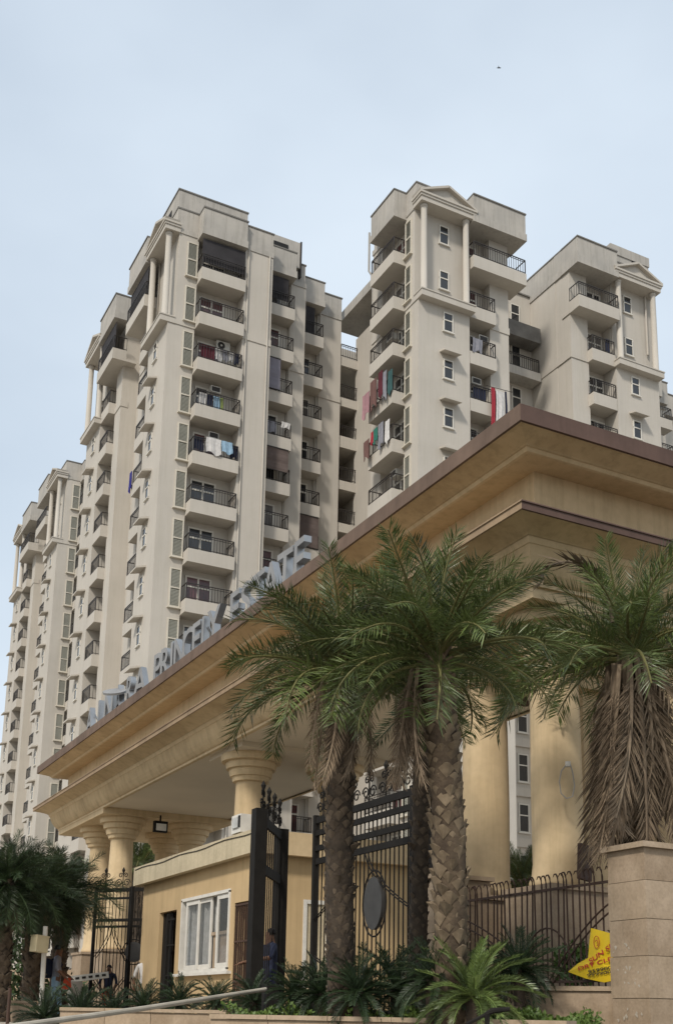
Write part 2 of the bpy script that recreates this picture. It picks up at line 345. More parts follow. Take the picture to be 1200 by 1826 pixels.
def corner_unit(T, ox, oy, u, v, floors=range(NF), ub0=1.75, ub1=4.7, balcony=True, wide=7.5, pend=6.85, base_room=True):
    """corner room of a tower: portico facade lies in the plane u=0, balcony facade in the plane v=0"""
    u = Vector(u); v = Vector(v)
    FP = frame(ox, oy, (v.x, v.y), (-u.x, -u.y))       # s runs along v, outward is -u
    FB = frame(ox, oy, (u.x, u.y), (-v.x, -v.y))       # s runs along u, outward is -v
    p = fbox(FP); b = fbox(FB)
    W, P, K, S = T.W, T.P, T.K, T.S
    # room block
    p(W, 0, 3.6, -ub0 - (0.0 if balcony else 2.0), 0, 0, ZS0 + 0.2)
    p(W, 0, 3.6, -ub0 - (0.003 if balcony else 2.003), -0.45, ZS0 + 0.2, ZT + 0.2)
    # stack core behind the small balconies, pier
    p(W, 3.61, pend - 0.015, -4.0, -1.25, 0, ZT + 0.1)
    p(W, 5.45, pend, -2.2, -0.5, 0, ZT - 0.004)
    p(S, 5.43, pend + 0.04, -1.0, -0.45, ZS0, ZS1)
    # portico: sill, columns, cornice, pediment
    m = MB(); p(m, -0.06, 3.72, -0.44, 0.5, ZS0, ZS1); p(m, -0.1, 3.76, -0.44, 0.54, ZS1 - 0.08, ZS1 - 0.003)
    m.build('portico_sill', M['cream'], T.t)
    m = MB(); p(m, -0.1, 3.75, -0.5, 0.5, ZT, ZT + 0.3); p(m, -0.16, 3.8, -0.5, 0.56, ZT + 0.3, ZT + 0.45); p(m, -0.22, 3.86, -0.5, 0.62, ZT + 0.45, ZT + 0.58)
    m.build('portico_cornice', M['cream'], T.t)
    m = MB()
    def tri(a0, a1, apex, n0, n1, z): m.prism([(a0, z), (a1, z), ((a0 + a1) / 2, apex)], n0, n1, lambda a, zz, h: FP @ Vector((a, h, zz)))
    tri(-0.1, 3.74, ZT + 1.5, -0.4, 0.34, ZT + 0.578)
    for a, bb in (((-0.24, ZT + 0.62), (1.82, ZT + 1.56)), ((3.88, ZT + 0.62), (1.82, ZT + 1.56))):
        A = FP @ Vector((a[0], 0.12, a[1])); B = FP @ Vector((bb[0], 0.12, bb[1])); m.bar(A, B, 0.95, 0.14)
    m.build('pediment', M['cream'], T.t)
    for s in (0.3, 3.3):
        c = MB(); c.lathe([(0.25, ZS1), (0.25, ZS1 + 0.12), (0.2, ZS1 + 0.16), (0.185, ZT - 0.25), (0.185, ZT - 0.2), (0.23, ZT - 0.17), (0.24, ZT - 0.003)], (0, 0), 16)
        q = FP @ Vector((s, 0.12, 0)); me = c.mesh('portico_column', M['cream'], True)
        place('portico_column', me, T.t, loc=q - T.base)
    # drain pipe
    m = MB(); q = FP @ Vector((3.5, 0.08 - 0.45, 0)); m.tube([(q.x, q.y, ZS1), (q.x, q.y, ZT)], 0.06, 8); m.build('drain_pipe', M['cream'], T.t)
    # windows with hoods on the portico facade
    wf, wg = window_meshes(0.62, 1.2); hm = hood_mesh(1.2)
    for k in floors:
        z = Z0 + FH * k + 1.55; n = 0.0 if k < 13 else -0.45
        o = T.put('window', wf, FP @ Matrix.Translation((1.75, n, 0)), z); T.put('pane', wg, FP, parent=o)
        if k < 12: T.put('window_hood', hm, FP @ Matrix.Translation((1.46, 0, 0)), z + 1.62)
    # small stacked balconies on the portico side
    for k in floors:
        if k == NF - 1: continue
        add_balcony(T, FP, k, 3.63, 5.55, -1.25, 0.0, (None, -0.5), (3.75, 1.15, 2))
    add_balcony(T, FP, NF - 1, 3.6, wide, -1.25, 0.5, (-0.45, -0.5), (3.75, 1.15, 2))
    # top balcony roof block
    p(P, 3.62, wide, -1.9, 0.5, ZT - 0.10, ZP); p(P, 3.58, wide + 0.06, -1.2, 0.55, ZT - 0.12, ZT + 0.37)
    p(K, 3.6, wide + 0.04, -1.2, 0.56, ZP, ZP + 0.09)
    # room parapet
    p(P, 0.02, 3.6, -ub0 - 0.02, -0.3, ZT + 0.2, ZP); p(K, -0.02, 3.58, -ub0, -0.26, ZP + 0.003, ZP + 0.1)
    # parapet band on the balcony side (v = 0 face)
    b(P, -0.0, ub0, -0.3, 0.05, ZT + 0.02, ZT + 0.37)
    b(S, -0.04, ub0 - 0.02, -0.3, 0.05, ZS0 + 0.01, ZS1 - 0.003)
    if balcony:
        b(W, ub0 - 0.5, ub1 + 0.3, -4.2, -0.55, 0, ZT + 0.15)
        sf, sl = shutter_meshes(0.62, 2.35)
        for k in floors:
            z = Z0 + FH * k + 0.45
            o = T.put('louvre_shutter', sf, FB @ Matrix.Translation((ub0 - 0.7, 0.0, 0)), z); T.put('louvre_slats', sl, FB, parent=o)['kind'] = 'stuff'
            add_balcony(T, FB, k, ub0, ub1, -0.55, 0.85, (0.0, -0.4), (ub0 + 0.45, 1.55, 2))
        b(P, ub0 - 0.03, ub1, -1.6, 0.85, ZT - 0.10, ZP - 0.003); b(P, ub0 - 0.09, ub1 + 0.05, -1.2, 0.9, ZT - 0.12, ZT + 0.37)
        b(K, ub0 - 0.06, ub1 + 0.04, -1.2, 0.9, ZP, ZP + 0.095)
    return FP, FB

# ---- tower A (left) : two porticoes on its left face, stepped balcony stacks on its front
TA = Tower('tall cream apartment tower left of centre with stepped balconies and laundry', (26, 68, 0))
FPA, FBA = corner_unit(TA, 19.2, 60.85, (1, 0), (0, 1))
FPD, _ = corner_unit(TA, 19.2, 78.9, (1, 0), (0, -1), balcony=False)
fa = frame(0, 0, (1, 0), (0, -1)); ba = fbox(fa)
def wallA(x0, x1, y0, y1, z1=ZT + 0.12): TA.W.box(x0, x1, y0, y1, 0, z1)
def strA(x0, x1, y): TA.S.box(x0, x1, y - 0.05, y + 0.4, ZS0, ZS1); TA.P.box(x0, x1, y - 0.05, y + 0.4, ZT + 0.02, ZT + 0.37)
def parA(x0, x1, y, z1=ZP, d=0.3): TA.P.box(x0, x1, y, y + d, ZT + 0.1, z1); TA.K.box(x0 - 0.03, x1 + 0.05, y - 0.05, y + d + 0.05, z1, z1 + 0.09)
wallA(23.92, 25.85, 60.3, 66.4); strA(23.9, 25.87, 60.3); parA(23.97, 25.84, 60.32)
wallA(25.85, 27.92, 62.3, 66.5); wallA(27.9, 29.12, 62.15, 68.2); strA(27.92, 29.12, 62.15); parA(27.95, 29.05, 62.18)
wallA(29.1, 31.05, 64.35, 68.3); wallA(31.02, 32.9, 64.2, 68.4); strA(31.04, 32.9, 64.2); parA(31.1, 32.9, 64.22)
TA.W.box(22.0, 32.8, 66.2, 79.2, 0, ZT + 0.05)
TA.W.box(20.85, 23, 64.6, 78.2, 0, ZT - 0.3)
for k in range(NF):
    add_balcony(TA, fa, k, 25.86, 27.95, -62.3, -61.25, (None, -62.2), (26.0, 1.3, 2))
    add_balcony(TA, fa, k, 29.12, 31.05, -64.35, -63.2, (None, -64.25), (29.25, 1.3, 2))
for x0, x1, y in ((25.87, 27.95, 61.25), (29.13, 31.05, 63.2)):
    TA.P.box(x0, x1, y, y + 1.4, ZT - 0.10, ZP - 0.02); TA.P.box(x0 - 0.02, x1 + 0.05, y - 0.05, y + 1.2, ZT - 0.12, ZT + 0.37); TA.K.box(x0, x1 + 0.04, y - 0.04, y + 0.4, ZP - 0.02, ZP + 0.07)
# machine room with a long slot, stair head block
m = MB(); m.box(25.3, 28.5, 61.95, 65.5, ZP - 0.5, 51.2); m.build('machine_room', M['crown_paint'], TA.t)
m = MB(); m.box(26.0, 27.6, 61.9, 61.96, 50.35, 50.7); m.build('vent_slot', M['dark'], TA.t)
m = MB(); m.box(28.52, 28.62, 61.9, 62.4, 48.6, 51.3); m.build('dark_pipe', M['rail'], TA.t)
m = MB(); m.box(19.85, 24.65, 62.0, 66.6, ZT, 52.05); m.build('stair_head', M['crown_paint'], TA.t)
m = MB(); m.box(19.8, 24.7, 61.95, 66.65, 52.05, 52.15); m.build('stair_head_coping', M['coping'], TA.t)
m = MB(); m.box(19.82, 19.86, 63.3, 64.0, 50.2, 51.4); m.build('vent_slot', M['dark'], TA.t)
for k in (NF - 1,):     # dark netted balconies at the top
    z = Z0 + FH * k
    for F, a in ((FBA, (1.8, 4.68, 0.66, 1.3, 2.95)), (fa, (25.9, 27.5, -61.4, 1.3, 2.95)), (fa, (29.15, 30.4, -63.35, 0.85, 2.95)), (FPA, (3.7, 7.4, 0.3, 1.0, 2.95))):
        m = MB(); m.box(a[0], a[1], a[2] - 0.03, a[2], a[3], a[4]); o = m.build('balcony_net', M['net'], TA.t); o.matrix_basis = TA.inv @ F @ up(z)
    m = MB(); m.box(3.75, 7.3, 0.28, 0.31, 1.0, 2.95); o = m.build('balcony_net', M['net'], TA.t); o.matrix_basis = TA.inv @ FPD @ up(z)
# link between towers A and B with open loggias and a back terrace
TA.W.box(34.6, 37.5, 64.6, 70, 0, ZS1 - 0.1); TA.W.box(32.88, 36.5, 68.0, 70.1, 0, ZT + 0.6)
for k in range(NF):
    z = Z0 + FH * k
    TA.W.box(32.88, 36.4, 64.65 - 0.0, 68.1, z - 0.02, z + 0.16)
    b = MB(); b.box(32.9, 36.0, 64.3, 64.45, z - 0.1, z + (0.55 if k % 3 else 0.75)); b.build('loggia_sill', M['cream'], TA.t)
    r = railing_mesh(32.95, 35.0, -64.3, (None, None), 0.6); TA.put('loggia_railing', r, fa, z)
for x, y in ((25.6, 60.24), (28.0, 62.08), (31.2, 64.13), (24.15, 60.24)):
    m = MB(); m.tube([(x, y, 0), (x, y, ZT)], 0.055, 7); m.build('drain_pipe', M['cream'], TA.t)
TA.finish()

# ---- tower B (middle)
TB = Tower('tall cream apartment tower at the middle with pediment above two columns, balconies on both faces', (35, 56, 0))
FPB, FBB = corner_unit(TB, 31.4, 51.4, (0, 1), (1, 0), ub0=1.5, ub1=4.35, wide=7.55)
TB.W.box(31.4, 33.4, 51.4 + 4.35, 56.95, 0, ZT + 0.1); TB.S.box(31.34, 33, 55.72, 57.0, ZS0, ZS1); TB.P.box(31.34, 33, 55.72, 57.0, ZT + 0.02, ZT + 0.37)
TB.P.box(31.42, 31.8, 55.8, 56.9, ZT + 0.1, ZP - 0.1)
TB.W.box(34.3, 38.2, 55.5, 64.62, 0, ZT - 0.8)
TB.P.box(33.3, 38.0, 57.2, 66.2, 48.6, 49.3)
for k in range(NF):
    z = Z0 + FH * k
    b = MB(); b.box(33.75, 34.35, 58.6, 60.6, z, z + 0.75); o = b.build('rear_balcony', M['cream'], TB.t)
    r = railing_mesh(58.6, 60.6, 0.6, (0.0, 0.0), 0.75); place('railing', r, TB.t, mat=TB.inv @ frame(34.3, 0, (0, 1), (-1, 0)) @ up(z))
m = MB(); m.tube([(32.3, 58.6, 44), (32.3, 58.6, 47.8), (32.2, 59.0, 48.5), (32.2, 59.0, 51.4)], 0.07, 8); m.build('vent_pipe', M['pipe'], TB.t)
# the deep recess between B and C
TB.W.box(38.0, 43.4, 56.0, 60.0, 0, ZT + 0.3); TB.K.box(38.0, 43.2, 55.9, 56.4, ZT + 0.3, ZT + 0.4)
wf, wg = window_meshes(0.7, 1.7)
fr_ = frame(0, 56.0, (1, 0), (0, -1))
for k in range(NF):
    z = Z0 + FH * k
    for x in (40.15, 41.45):
        o = TB.put('window', wf, fr_ @ Matrix.Translation((x, 0, 0)), z + 0.9); TB.put('pane', wg, fr_, parent=o)
    m = MB(); m.box(39.6, 43.0, 55.85, 56.05, z - 0.05, z + 0.5); m.build('recess_ledge', M['cream'], TB.t)
z = Z0 + FH * 13
m = MB(); m.box(40.0, 43.05, 54.9, 56.0, z - 0.25, z + 0.35); m.build('recess_balcony', M['crown_paint'], TB.t)
TB.put('railing', railing_mesh(40.0, 43.0, 1.05, (None, None), 0.35), fr_, z)
m = MB(); m.box(40.1, 43.0, 54.8, 55.9, z + 2.5, z + 3.6); m.build('recess_shade_block', M['coping'], TB.t)  # solid block; its grey colour stands in for the shaded slab underside
TB.finish()

# ---- tower C (right)
TC = Tower('cream apartment tower at the right with blank side wall and roof block behind its pediment', (47, 56, 0))
FPC, FBC = corner_unit(TC, 50.0, 51.4, (0, 1), (-1, 0), balcony=False, wide=6.92)
TC.W.box(43.12, 46.4, 53.3, 62, 0, ZT - 0.002); TC.S.box(43.07, 44.5, 51.87, 60, ZS0 + 0.004, ZS1 - 0.004); TC.P.box(43.05, 44.5, 51.3, 60, ZT - 0.11, ZT + 0.36)
TC.P.box(43.1, 43.5, 53.0, 60, ZT, ZP - 0.004); TC.K.box(43.06, 43.55, 51.2, 60, ZP + 0.002, ZP + 0.096)
TC.W.box(45.5, 49.9, 53.2, 62, 0, ZT - 0.02)
m = MB(); m.box(47.7, 51.0, 52.9, 57.5, ZT, 52.1); m.box(47.6, 51.06, 52.84, 57.6, 51.5, 52.2); m.build('roof_block', M['crown_paint'], TC.t)
m = MB(); m.box(49.5, 50.05, 52.86, 52.9, 50.5, 51.5); m.build('vent_slot', M['dark'], TC.t)
m = MB(); q = FPC @ Vector((0.55, -0.3, 0)); m.tube([(q.x, q.y, ZS1 + 1.5), (q.x, q.y, ZT)], 0.07, 8); m.build('drain_pipe', M['cream'], TC.t)
TC.finish()

# ---- far right stepped tower
TR = Tower('distant cream apartment block stepping down at the right edge', (63, 64, 0))
for x0, x1, y in ((56.0, 59.35, 60.7), (59.3, 60.6, 61.4), (60.55, 63.0, 62.6), (62.9, 68.0, 63.9)):
    TR.W.box(x0, x1, y + 0.4, 72, 0, ZT); TR.P.box(x0, x1 + 0.02, y, y + 0.7, ZT - 0.1, ZP); TR.K.box(x0, x1 + 0.06, y - 0.05, y + 0.75, ZP, ZP + 0.09); TR.S.box(x0, x1 + 0.04, y + 0.3, y + 1, ZT - 0.4, ZT - 0.12)
for k in range(7, NF):
    add_balcony(TR, fa, k, 57.2, 59.6, -62.3 + 1.3, -60.0, (None, -61.0), (57.7, 1.3, 2))
TR.finish()

# ---- tower E / F further back at the left
TE = Tower('farther cream apartment tower at the left edge behind the tall one', (27, 107, 0))
corner_unit(TE, 21.9, 98.25, (1, 0), (0, 1))
corner_unit(TE, 21.9, 116.3, (1, 0), (0, -1), balcony=False)
TE.W.box(23.6, 36, 100.8, 116.2, 0, ZT + 0.05); TE.W.box(26.6, 28.6, 97.7, 104, 0, ZT); TE.P.box(26.6, 28.6, 97.72, 98.1, ZT, ZP)
TE.finish()

# ================================================================== ENTRANCE CANOPY
CN = thing('entrance_canopy', 'long ochre entrance canopy with layered cornice and maroon edges on round columns', 'entrance canopy', (10.9, 24.3, 0))
X0, X1, Y0, Y1 = 8.29, 13.6, 11.02, 37.57
def ring(prof, name, mt, smooth=False, ms=None):
    m = MB(); n = len(prof)
    for o, z in prof: m.v += [(X0 + o, Y0 + o, z), (X1 - o, Y0 + o, z), (X1 - o, Y1 - o, z), (X0 + o, Y1 - o, z)]
    for i in range(n - 1):
        for j in range(4): m.f.append((i * 4 + j, i * 4 + (j + 1) % 4, (i + 1) * 4 + (j + 1) % 4, (i + 1) * 4 + j)); m.m.append(ms[j] if ms else 0)
    return m.build(name, mt, CN)
ring([(0.5, 8.12), (0, 8.1), (-0.004, 7.86), (0.05, 7.855)], 'upper_edge_band', (M['maroon'], M['faded_a']), ms=(0, 0, 0, 1))
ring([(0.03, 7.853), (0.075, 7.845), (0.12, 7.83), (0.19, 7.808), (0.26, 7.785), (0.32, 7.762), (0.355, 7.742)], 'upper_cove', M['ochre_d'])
ring([(0.34, 7.744), (0.352, 7.748), (0.392, 7.7), (0.43, 7.69), (0.9, 7.715)], 'upper_drip', M['ochre'])
ring([(0.85, 7.75), (0.85, 6.66)], 'frieze', M['ochre'])
ring([(0.88, 6.745), (-0.04, 6.72), (-0.044, 6.70), (-0.025, 6.695), (-0.03, 6.60), (0.02, 6.595)], 'lower_edge_band', (M['maroon'], M['faded_b']), ms=(0, 0, 0, 1))
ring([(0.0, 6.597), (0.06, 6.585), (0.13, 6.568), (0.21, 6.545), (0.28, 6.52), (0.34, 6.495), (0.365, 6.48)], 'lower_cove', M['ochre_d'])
ring([(0.36, 6.49), (0.375, 6.492), (0.415, 6.40), (0.43, 6.398)], 'lower_drip', M['ochre'])
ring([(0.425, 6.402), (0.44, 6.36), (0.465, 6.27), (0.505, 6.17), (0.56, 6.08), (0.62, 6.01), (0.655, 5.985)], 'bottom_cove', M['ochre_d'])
ring([(0.65, 5.987), (0.665, 5.985), (0.668, 5.93), (0.75, 5.925)], 'bottom_lip', M['ochre'])
m = MB(); m.box(X0 + 0.45, X1 - 0.45, Y0 + 0.45, Y1 - 0.45, 7.9, 8.08); m.build('roof_slab', M['coping'], CN)
m = MB(); m.box(X0 + 0.74, X1 - 0.74, Y0 + 0.74, Y1 - 0.74, 5.97, 6.02); m.build('ceiling', M['ceiling'], CN)
CXA, CXB = 9.8, 11.9
cols = [(CXA, 12.37), (CXA, 14.06), (CXA, 23.1), (CXA, 32.55), (CXA, 34.74), (CXB, 12.37), (CXB, 14.06), (CXB, 23.1), (CXB, 32.55), (CXB, 34.74)]
for y0, y1 in ((Y0 + 0.72, 15.3), (Y1 - 5.75, Y1 - 0.72)):
    m = MB(); m.box(X0 + 0.685, X1 - 0.685, y0, y1, 5.78, 6.0); m.build('end_beam', M['ochre'], CN)
m = MB(); m.box(X0 + 0.9, X1 - 0.9, 22.2, 24.1, 5.86, 6.0); m.build('middle_beam', M['ceiling'], CN)
for (x, y) in cols:
    top = 5.858 if abs(y - 23.1) < 0.1 else 5.778
    c = MB(); c.lathe([(0.40, 1.95), (0.40, 2.05), (0.365, 2.12), (0.345, 2.3), (0.352, 3.4), (0.34, 4.5), (0.325, top - 0.62), (0.335, top - 0.6)], (0, 0), 40)
    o = c.build('column', M['ochre'], CN, True, loc=(x - CN.location.x, y - CN.location.y, 0))
    k = MB(); k.lathe([(0.33, top - 0.62), (0.40, top - 0.6), (0.42, top - 0.5), (0.46, top - 0.49), (0.49, top - 0.38), (0.48, top - 0.33), (0.55, top - 0.32), (0.57, top - 0.2), (0.56, top - 0.17), (0.66, top - 0.16), (0.68, top - 0.06), (0.67, top)], (0, 0), 40)
    place('capital', k.mesh('capital', M['ochre']), o)
    b = MB(); b.box(-0.52, 0.52, -0.52, 0.52, 0, 1.9); b.box(-0.56, 0.56, -0.56, 0.56, 1.9, 1.97)
    place('plinth', b.mesh('plinth', M['stone']), o)
# square stepped blocks behind the near corner columns
m = MB()
for i, (w_, z0, z1) in enumerate(((0.5, 5.0, 5.2), (0.6, 5.2, 5.4), (0.72, 5.4, 5.6), (0.84, 5.6, 5.775))): m.box(11.05 - w_, 11.05 + w_, 13.2 - w_, 13.2 + w_, z0, z1 - 0.004 if i < 3 else z1)
m.box(10.7, 11.4, 12.85, 13.55, 0, 5.0); m.build('square_pier', M['ochre'], CN)

# ---- raised steel lettering on the canopy roof
font_cache = {}
def text_mesh(ch, size, ext, mats, bevel=0.0, align='CENTER'):
    key = (ch, size, ext, align)
    if key not in font_cache:
        cu = bpy.data.curves.new('lettering', 'FONT'); cu.body = ch; cu.size = size; cu.extrude = ext; cu.align_x = align; cu.bevel_depth = bevel; cu.offset = size * 0.012; cu.resolution_u = 6
        o = bpy.data.objects.new('lettering', cu); COL.objects.link(o); bpy.context.view_layer.update()
        me = bpy.data.meshes.new_from_object(o.evaluated_get(bpy.context.evaluated_depsgraph_get()))
        bpy.data.objects.remove(o); me.materials.clear()
        for mm in mats: me.materials.append(mm)
        for p in me.polygons: p.use_smooth = False; p.material_index = 1 if (len(mats) > 1 and abs(p.normal.z) < 0.5) else 0
        font_cache[key] = me
    return font_cache[key]
SG = thing('roof_sign', 'row of tall grey metal letters spelling the estate name along the canopy roof', 'sign', (8.5, 25, 8.1))
rnd = random.Random(3)
def letters(word, ya, yb, tilt):
    n = len(word)
    for i, ch in enumerate(word):
        y = ya + (yb - ya) * (i + 0.5) / n
        B = Matrix(((0, 0, -1, 0), (-1, 0, 0, 0), (0, 1, 0, 0), (0, 0, 0, 1)))
        Tm = Matrix.Translation((8.55 - 8.5, y - 25, 0.03)) @ Matrix.Rotation(R(tilt * rnd.uniform(-1, 1)), 4, 'Z') @ B @ Matrix.Rotation(R(tilt * rnd.uniform(-0.6, 0.6)), 4, 'Z') @ Matrix.Diagonal((1.0, 1, 1, 1))
        me = text_mesh(ch, 1.1, 0.075, (M['steel'], M['steel_side']))
        place('letter', me, SG, mat=Tm)
letters('AJNARA', 32.6, 27.0, 7); letters('PRINCELY', 26.4, 22.1, 3); letters('ESTATE', 21.5, 17.8, 3)
m = MB(); pts = [(0.55 * math.cos(a), 0.22 * math.sin(a)) for a in [math.pi * 2 * i / 20 for i in range(20)]]
m.prism(pts, -0.03, 0.03, lambda a, b, h: (a * 0.5, b * 1.6, h)); m.build('bent_letter_bowl', M['steel'], SG, loc=(-0.15, 4.25, 0.55), rot=(R(12), R(-28), R(25)))
m = MB(); m.box(8.52, 8.57, 17.7, 32.7, 8.1, 8.14); m.build('mounting_rail', M['rail'], SG)
for y in [18.4 + 1.5 * i for i in range(10)]:
    m = MB(); m.bar((8.57, y, 8.65), (8.95, y + 0.1, 8.1), 0.03); m.build('strut', M['steel_side'], SG)

# ================================================================== GUARD HUT
H = thing('guard_hut', 'small ochre guard hut with cream parapet and white sliding window under the canopy', 'guard hut', (11, 24.5, 0))
hx, hy0, hy1 = 9.2, 21.15, 28.4
def hp(px, py): q = onp(px, py, 'x', hx); return q.y, q.z
wy0, wz0 = hp(406, 1728); wy1, wz1 = hp(327, 1605); wz0, wz1 = wz0 - 0.0, (wz1 + hp(408, 1590)[1]) / 2
dy0 = hp(315, 1640)[0]; dy1 = hp(285, 1640)[0]; gy0, gy1 = 21.45, hp(418, 1640)[0]
m = MB(); zt = 3.42; t = 0.25
def seg(y0, y1, z0, z1): m.box(hx, hx + t, y0, y1, z0, z1)
seg(hy0, gy0, 0, zt); seg(gy0, gy1, 2.5, zt); seg(gy1, wy0, 0, zt); seg(wy0, wy1, 0, wz0); seg(wy0, wy1, wz1, zt); seg(wy1, dy0, 0, zt); seg(dy0, dy1, 2.62, zt); seg(dy1, hy1, 0, zt)
m.box(hx + t, 10.25, hy0, hy0 + t, 0, zt); m.box(10.25, 11.35, hy0, hy0 + t, 2.55, zt); m.box(11.35, 13.2, hy0, hy0 + t, 0, zt)
m.box(hx + t, 13.2, hy1 - t, hy1, 0, zt); m.box(13.0, 13.2, hy0 + t, hy1 - t, 0, zt)
m.build('wall', M['hutwall'], H)
m = MB(); m.box(9.0, 13.4, 20.93, 28.6, 3.43, 3.5); m.build('roof', M['coping'], H)
m = MB(); m.box(8.98, 9.14, 20.9, 28.62, 3.40, 3.87); m.build('parapet', M['hutpaint'], H)
for ya in (20.9, 28.47): m = MB(); m.box(9.14, 13.4, ya, ya + 0.15, 3.40, 3.87); m.build('front_parapet', M['ochre'], H)
m = MB(); m.tube([(8.97, 28.5 - 0.55 * i, 3.8 + 0.022 * math.sin(i * 1.3)) for i in range(15)], 0.01, 5); m.build('cable', M['rail'], H)
m = MB(); m.box(hx + 0.2, hx + 0.24, wy0, wy1, wz0 - 0.35, wz0 - 0.34); 
# sliding window: frame, leaves, lace curtain
fr = MB(); tt = 0.07
for y in (wy0, wy1): fr.box(hx - 0.03, hx + 0.1, y - tt / 2, y + tt / 2, wz0, wz1)
for z in (wz0, wz1): fr.box(hx - 0.03, hx + 0.1, wy0 - tt / 2, wy1 + tt / 2, z - tt / 2, z + tt / 2)
fr.box(hx - 0.1, hx + 0.0, wy0 - 0.2, wy1 + 0.2, wz0 - 0.1, wz0 - 0.04)
W_ = fr.build('window', M['white'], H)
wd = wy1 - wy0
for a, b, off in ((0.02, 0.24, 0.0), (0.40, 0.66, 0.03), (0.64, 0.9, 0.0)):
    l = MB(); ya, yb = wy0 + wd * a, wy0 + wd * b
    for y in (ya, yb): l.box(hx + off, hx + off + 0.035, y - 0.045, y + 0.045, wz0 + 0.05, wz1 - 0.05)
    for z in (wz0 + 0.09, wz1 - 0.09): l.box(hx + off + 0.002, hx + off + 0.033, ya, yb, z - 0.05, z + 0.05)
    L_ = place('sash', l.mesh('sash', M['white']), W_)
    gl = MB(); gl.box(hx + off + 0.012, hx + off + 0.02, ya, yb, wz0 + 0.05, wz1 - 0.05); g_ = place('pane', gl.mesh('pane', M['clear']), W_)
cu = MB(); n = 150
for i in range(n):
    y0_, y1_ = wy0 + wd * (0.32 + 0.66 * i / n), wy0 + wd * (0.32 + 0.66 * (i + 1) / n)
    x_ = lambda y: hx + 0.16 + 0.04 * math.sin(y * 24) + 0.02 * math.sin(y * 61)
    cu.add([(x_(y0_), y0_, wz0), (x_(y1_), y1_, wz0), (x_(y1_), y1_, wz1), (x_(y0_), y0_, wz1)], [(0, 1, 2, 3)])
place('curtain', cu.mesh('curtain', M['curtain']), W_)
m = MB(); m.box(hx + 0.3, 12.9, hy0 + 0.3, hy1 - 0.3, 0.0, 0.05); m.box(hx + 1.2, hx + 1.25, hy0 + 0.3, hy1 - 0.3, 0.05, 3.3); m.build('interior', M['dark'], H)
# grille door and plain door
m = MB()
for i in range(9): y = gy0 + (gy1 - gy0) * i / 8; m.bar((hx + 0.03, y, 0.05), (hx + 0.03, y, 2.48), 0.025)
for z in (0.1, 0.9, 1.7, 2.45): m.bar((hx + 0.03, gy0, z), (hx + 0.03, gy1, z), 0.04)
m.build('grille_door', M['rust'], H)
m = MB(); m.box(hx + 0.1, hx + 0.14, dy0 + 0.55, dy1, 0.05, 2.6); m.build('door', M['iron'], H)
m = MB(); m.bar((hx - 0.02, dy0 + 0.5, 0.05), (hx - 0.02, dy0 + 0.5, 2.55), 0.06)
for z in (0.4, 1.1, 1.8, 2.4): m.bar((hx - 0.02, dy0 + 0.06, z), (hx - 0.02, dy0 + 0.5, z), 0.04)
m.build('door_grille', M['iron'], H)
# front door (white frame)
m = MB()
for x in (10.27, 10.8, 11.33): m.box(x - 0.04, x + 0.04, hy0 - 0.02, hy0 + 0.08, 0, 2.55)
m.box(10.27, 11.33, hy0 - 0.015, hy0 + 0.075, 2.47, 2.55); D_ = m.build('side_door', M['white'], H)
gl = MB(); gl.box(10.3, 11.3, hy0 + 0.02, hy0 + 0.04, 0, 2.5); place('pane', gl.mesh('pane', M['hutpaint']), D_)
# things on the hut roof and under the canopy
mb = thing('meter_box', 'white meter box with glass front standing on the hut parapet', 'meter box', (9.1, 21.9, 3.87))
m = MB(); m.box(8.98, 9.28, 21.62, 22.1, 3.9, 4.28); m.build('case', M['white'], mb)
m = MB(); m.box(8.95, 8.978, 21.72, 22.0, 4.0, 4.22); m.build('window', M['curtain'], mb); m = MB(); m.box(8.955, 8.977, 21.63, 21.7, 4.0, 4.24); m.build('side_strip', M['dark'], mb)
fl = thing('floodlight', 'small square floodlight fixed under the canopy beam above the hut', 'floodlight', (10.6, 31.5, 5.4))
m = MB(); m.box(10.35, 10.75, 31.3, 31.45, 5.3, 5.62); m.build('housing', M['iron'], fl); m = MB(); m.box(10.4, 10.7, 31.28, 31.297, 5.34, 5.54); m.build('lens', M['white'], fl); m = MB(); m.bar((10.55, 31.4, 5.55), (10.55, 31.4, 5.8), 0.04); m.build('bracket', M['iron'], fl)
hl = thing('hanging_lamp', 'broken bowl lamp hanging by its wire beside the round column', 'lamp', (10.6, 16.3, 5.4))
q = at(921, 1243, 17.6); m = MB()
m.lathe([(0.02, 0.16), (0.1, 0.14), (0.17, 0.06), (0.19, 0.0), (0.17, 0.01)], (0, 0), 18); o = m.build('bowl', M['maroon'], hl, True, loc=q - hl.location - Vector((0, 0, 0.08)), rot=(0.2, 0.25, 0))
m = MB(); m.tube([q + Vector((0, 0, 0.06)), q + Vector((0.05, -0.1, 0.2)), Vector((q.x + 0.02, q.y, 5.97))], 0.012, 5); m.build('wire', M['iron'], hl)

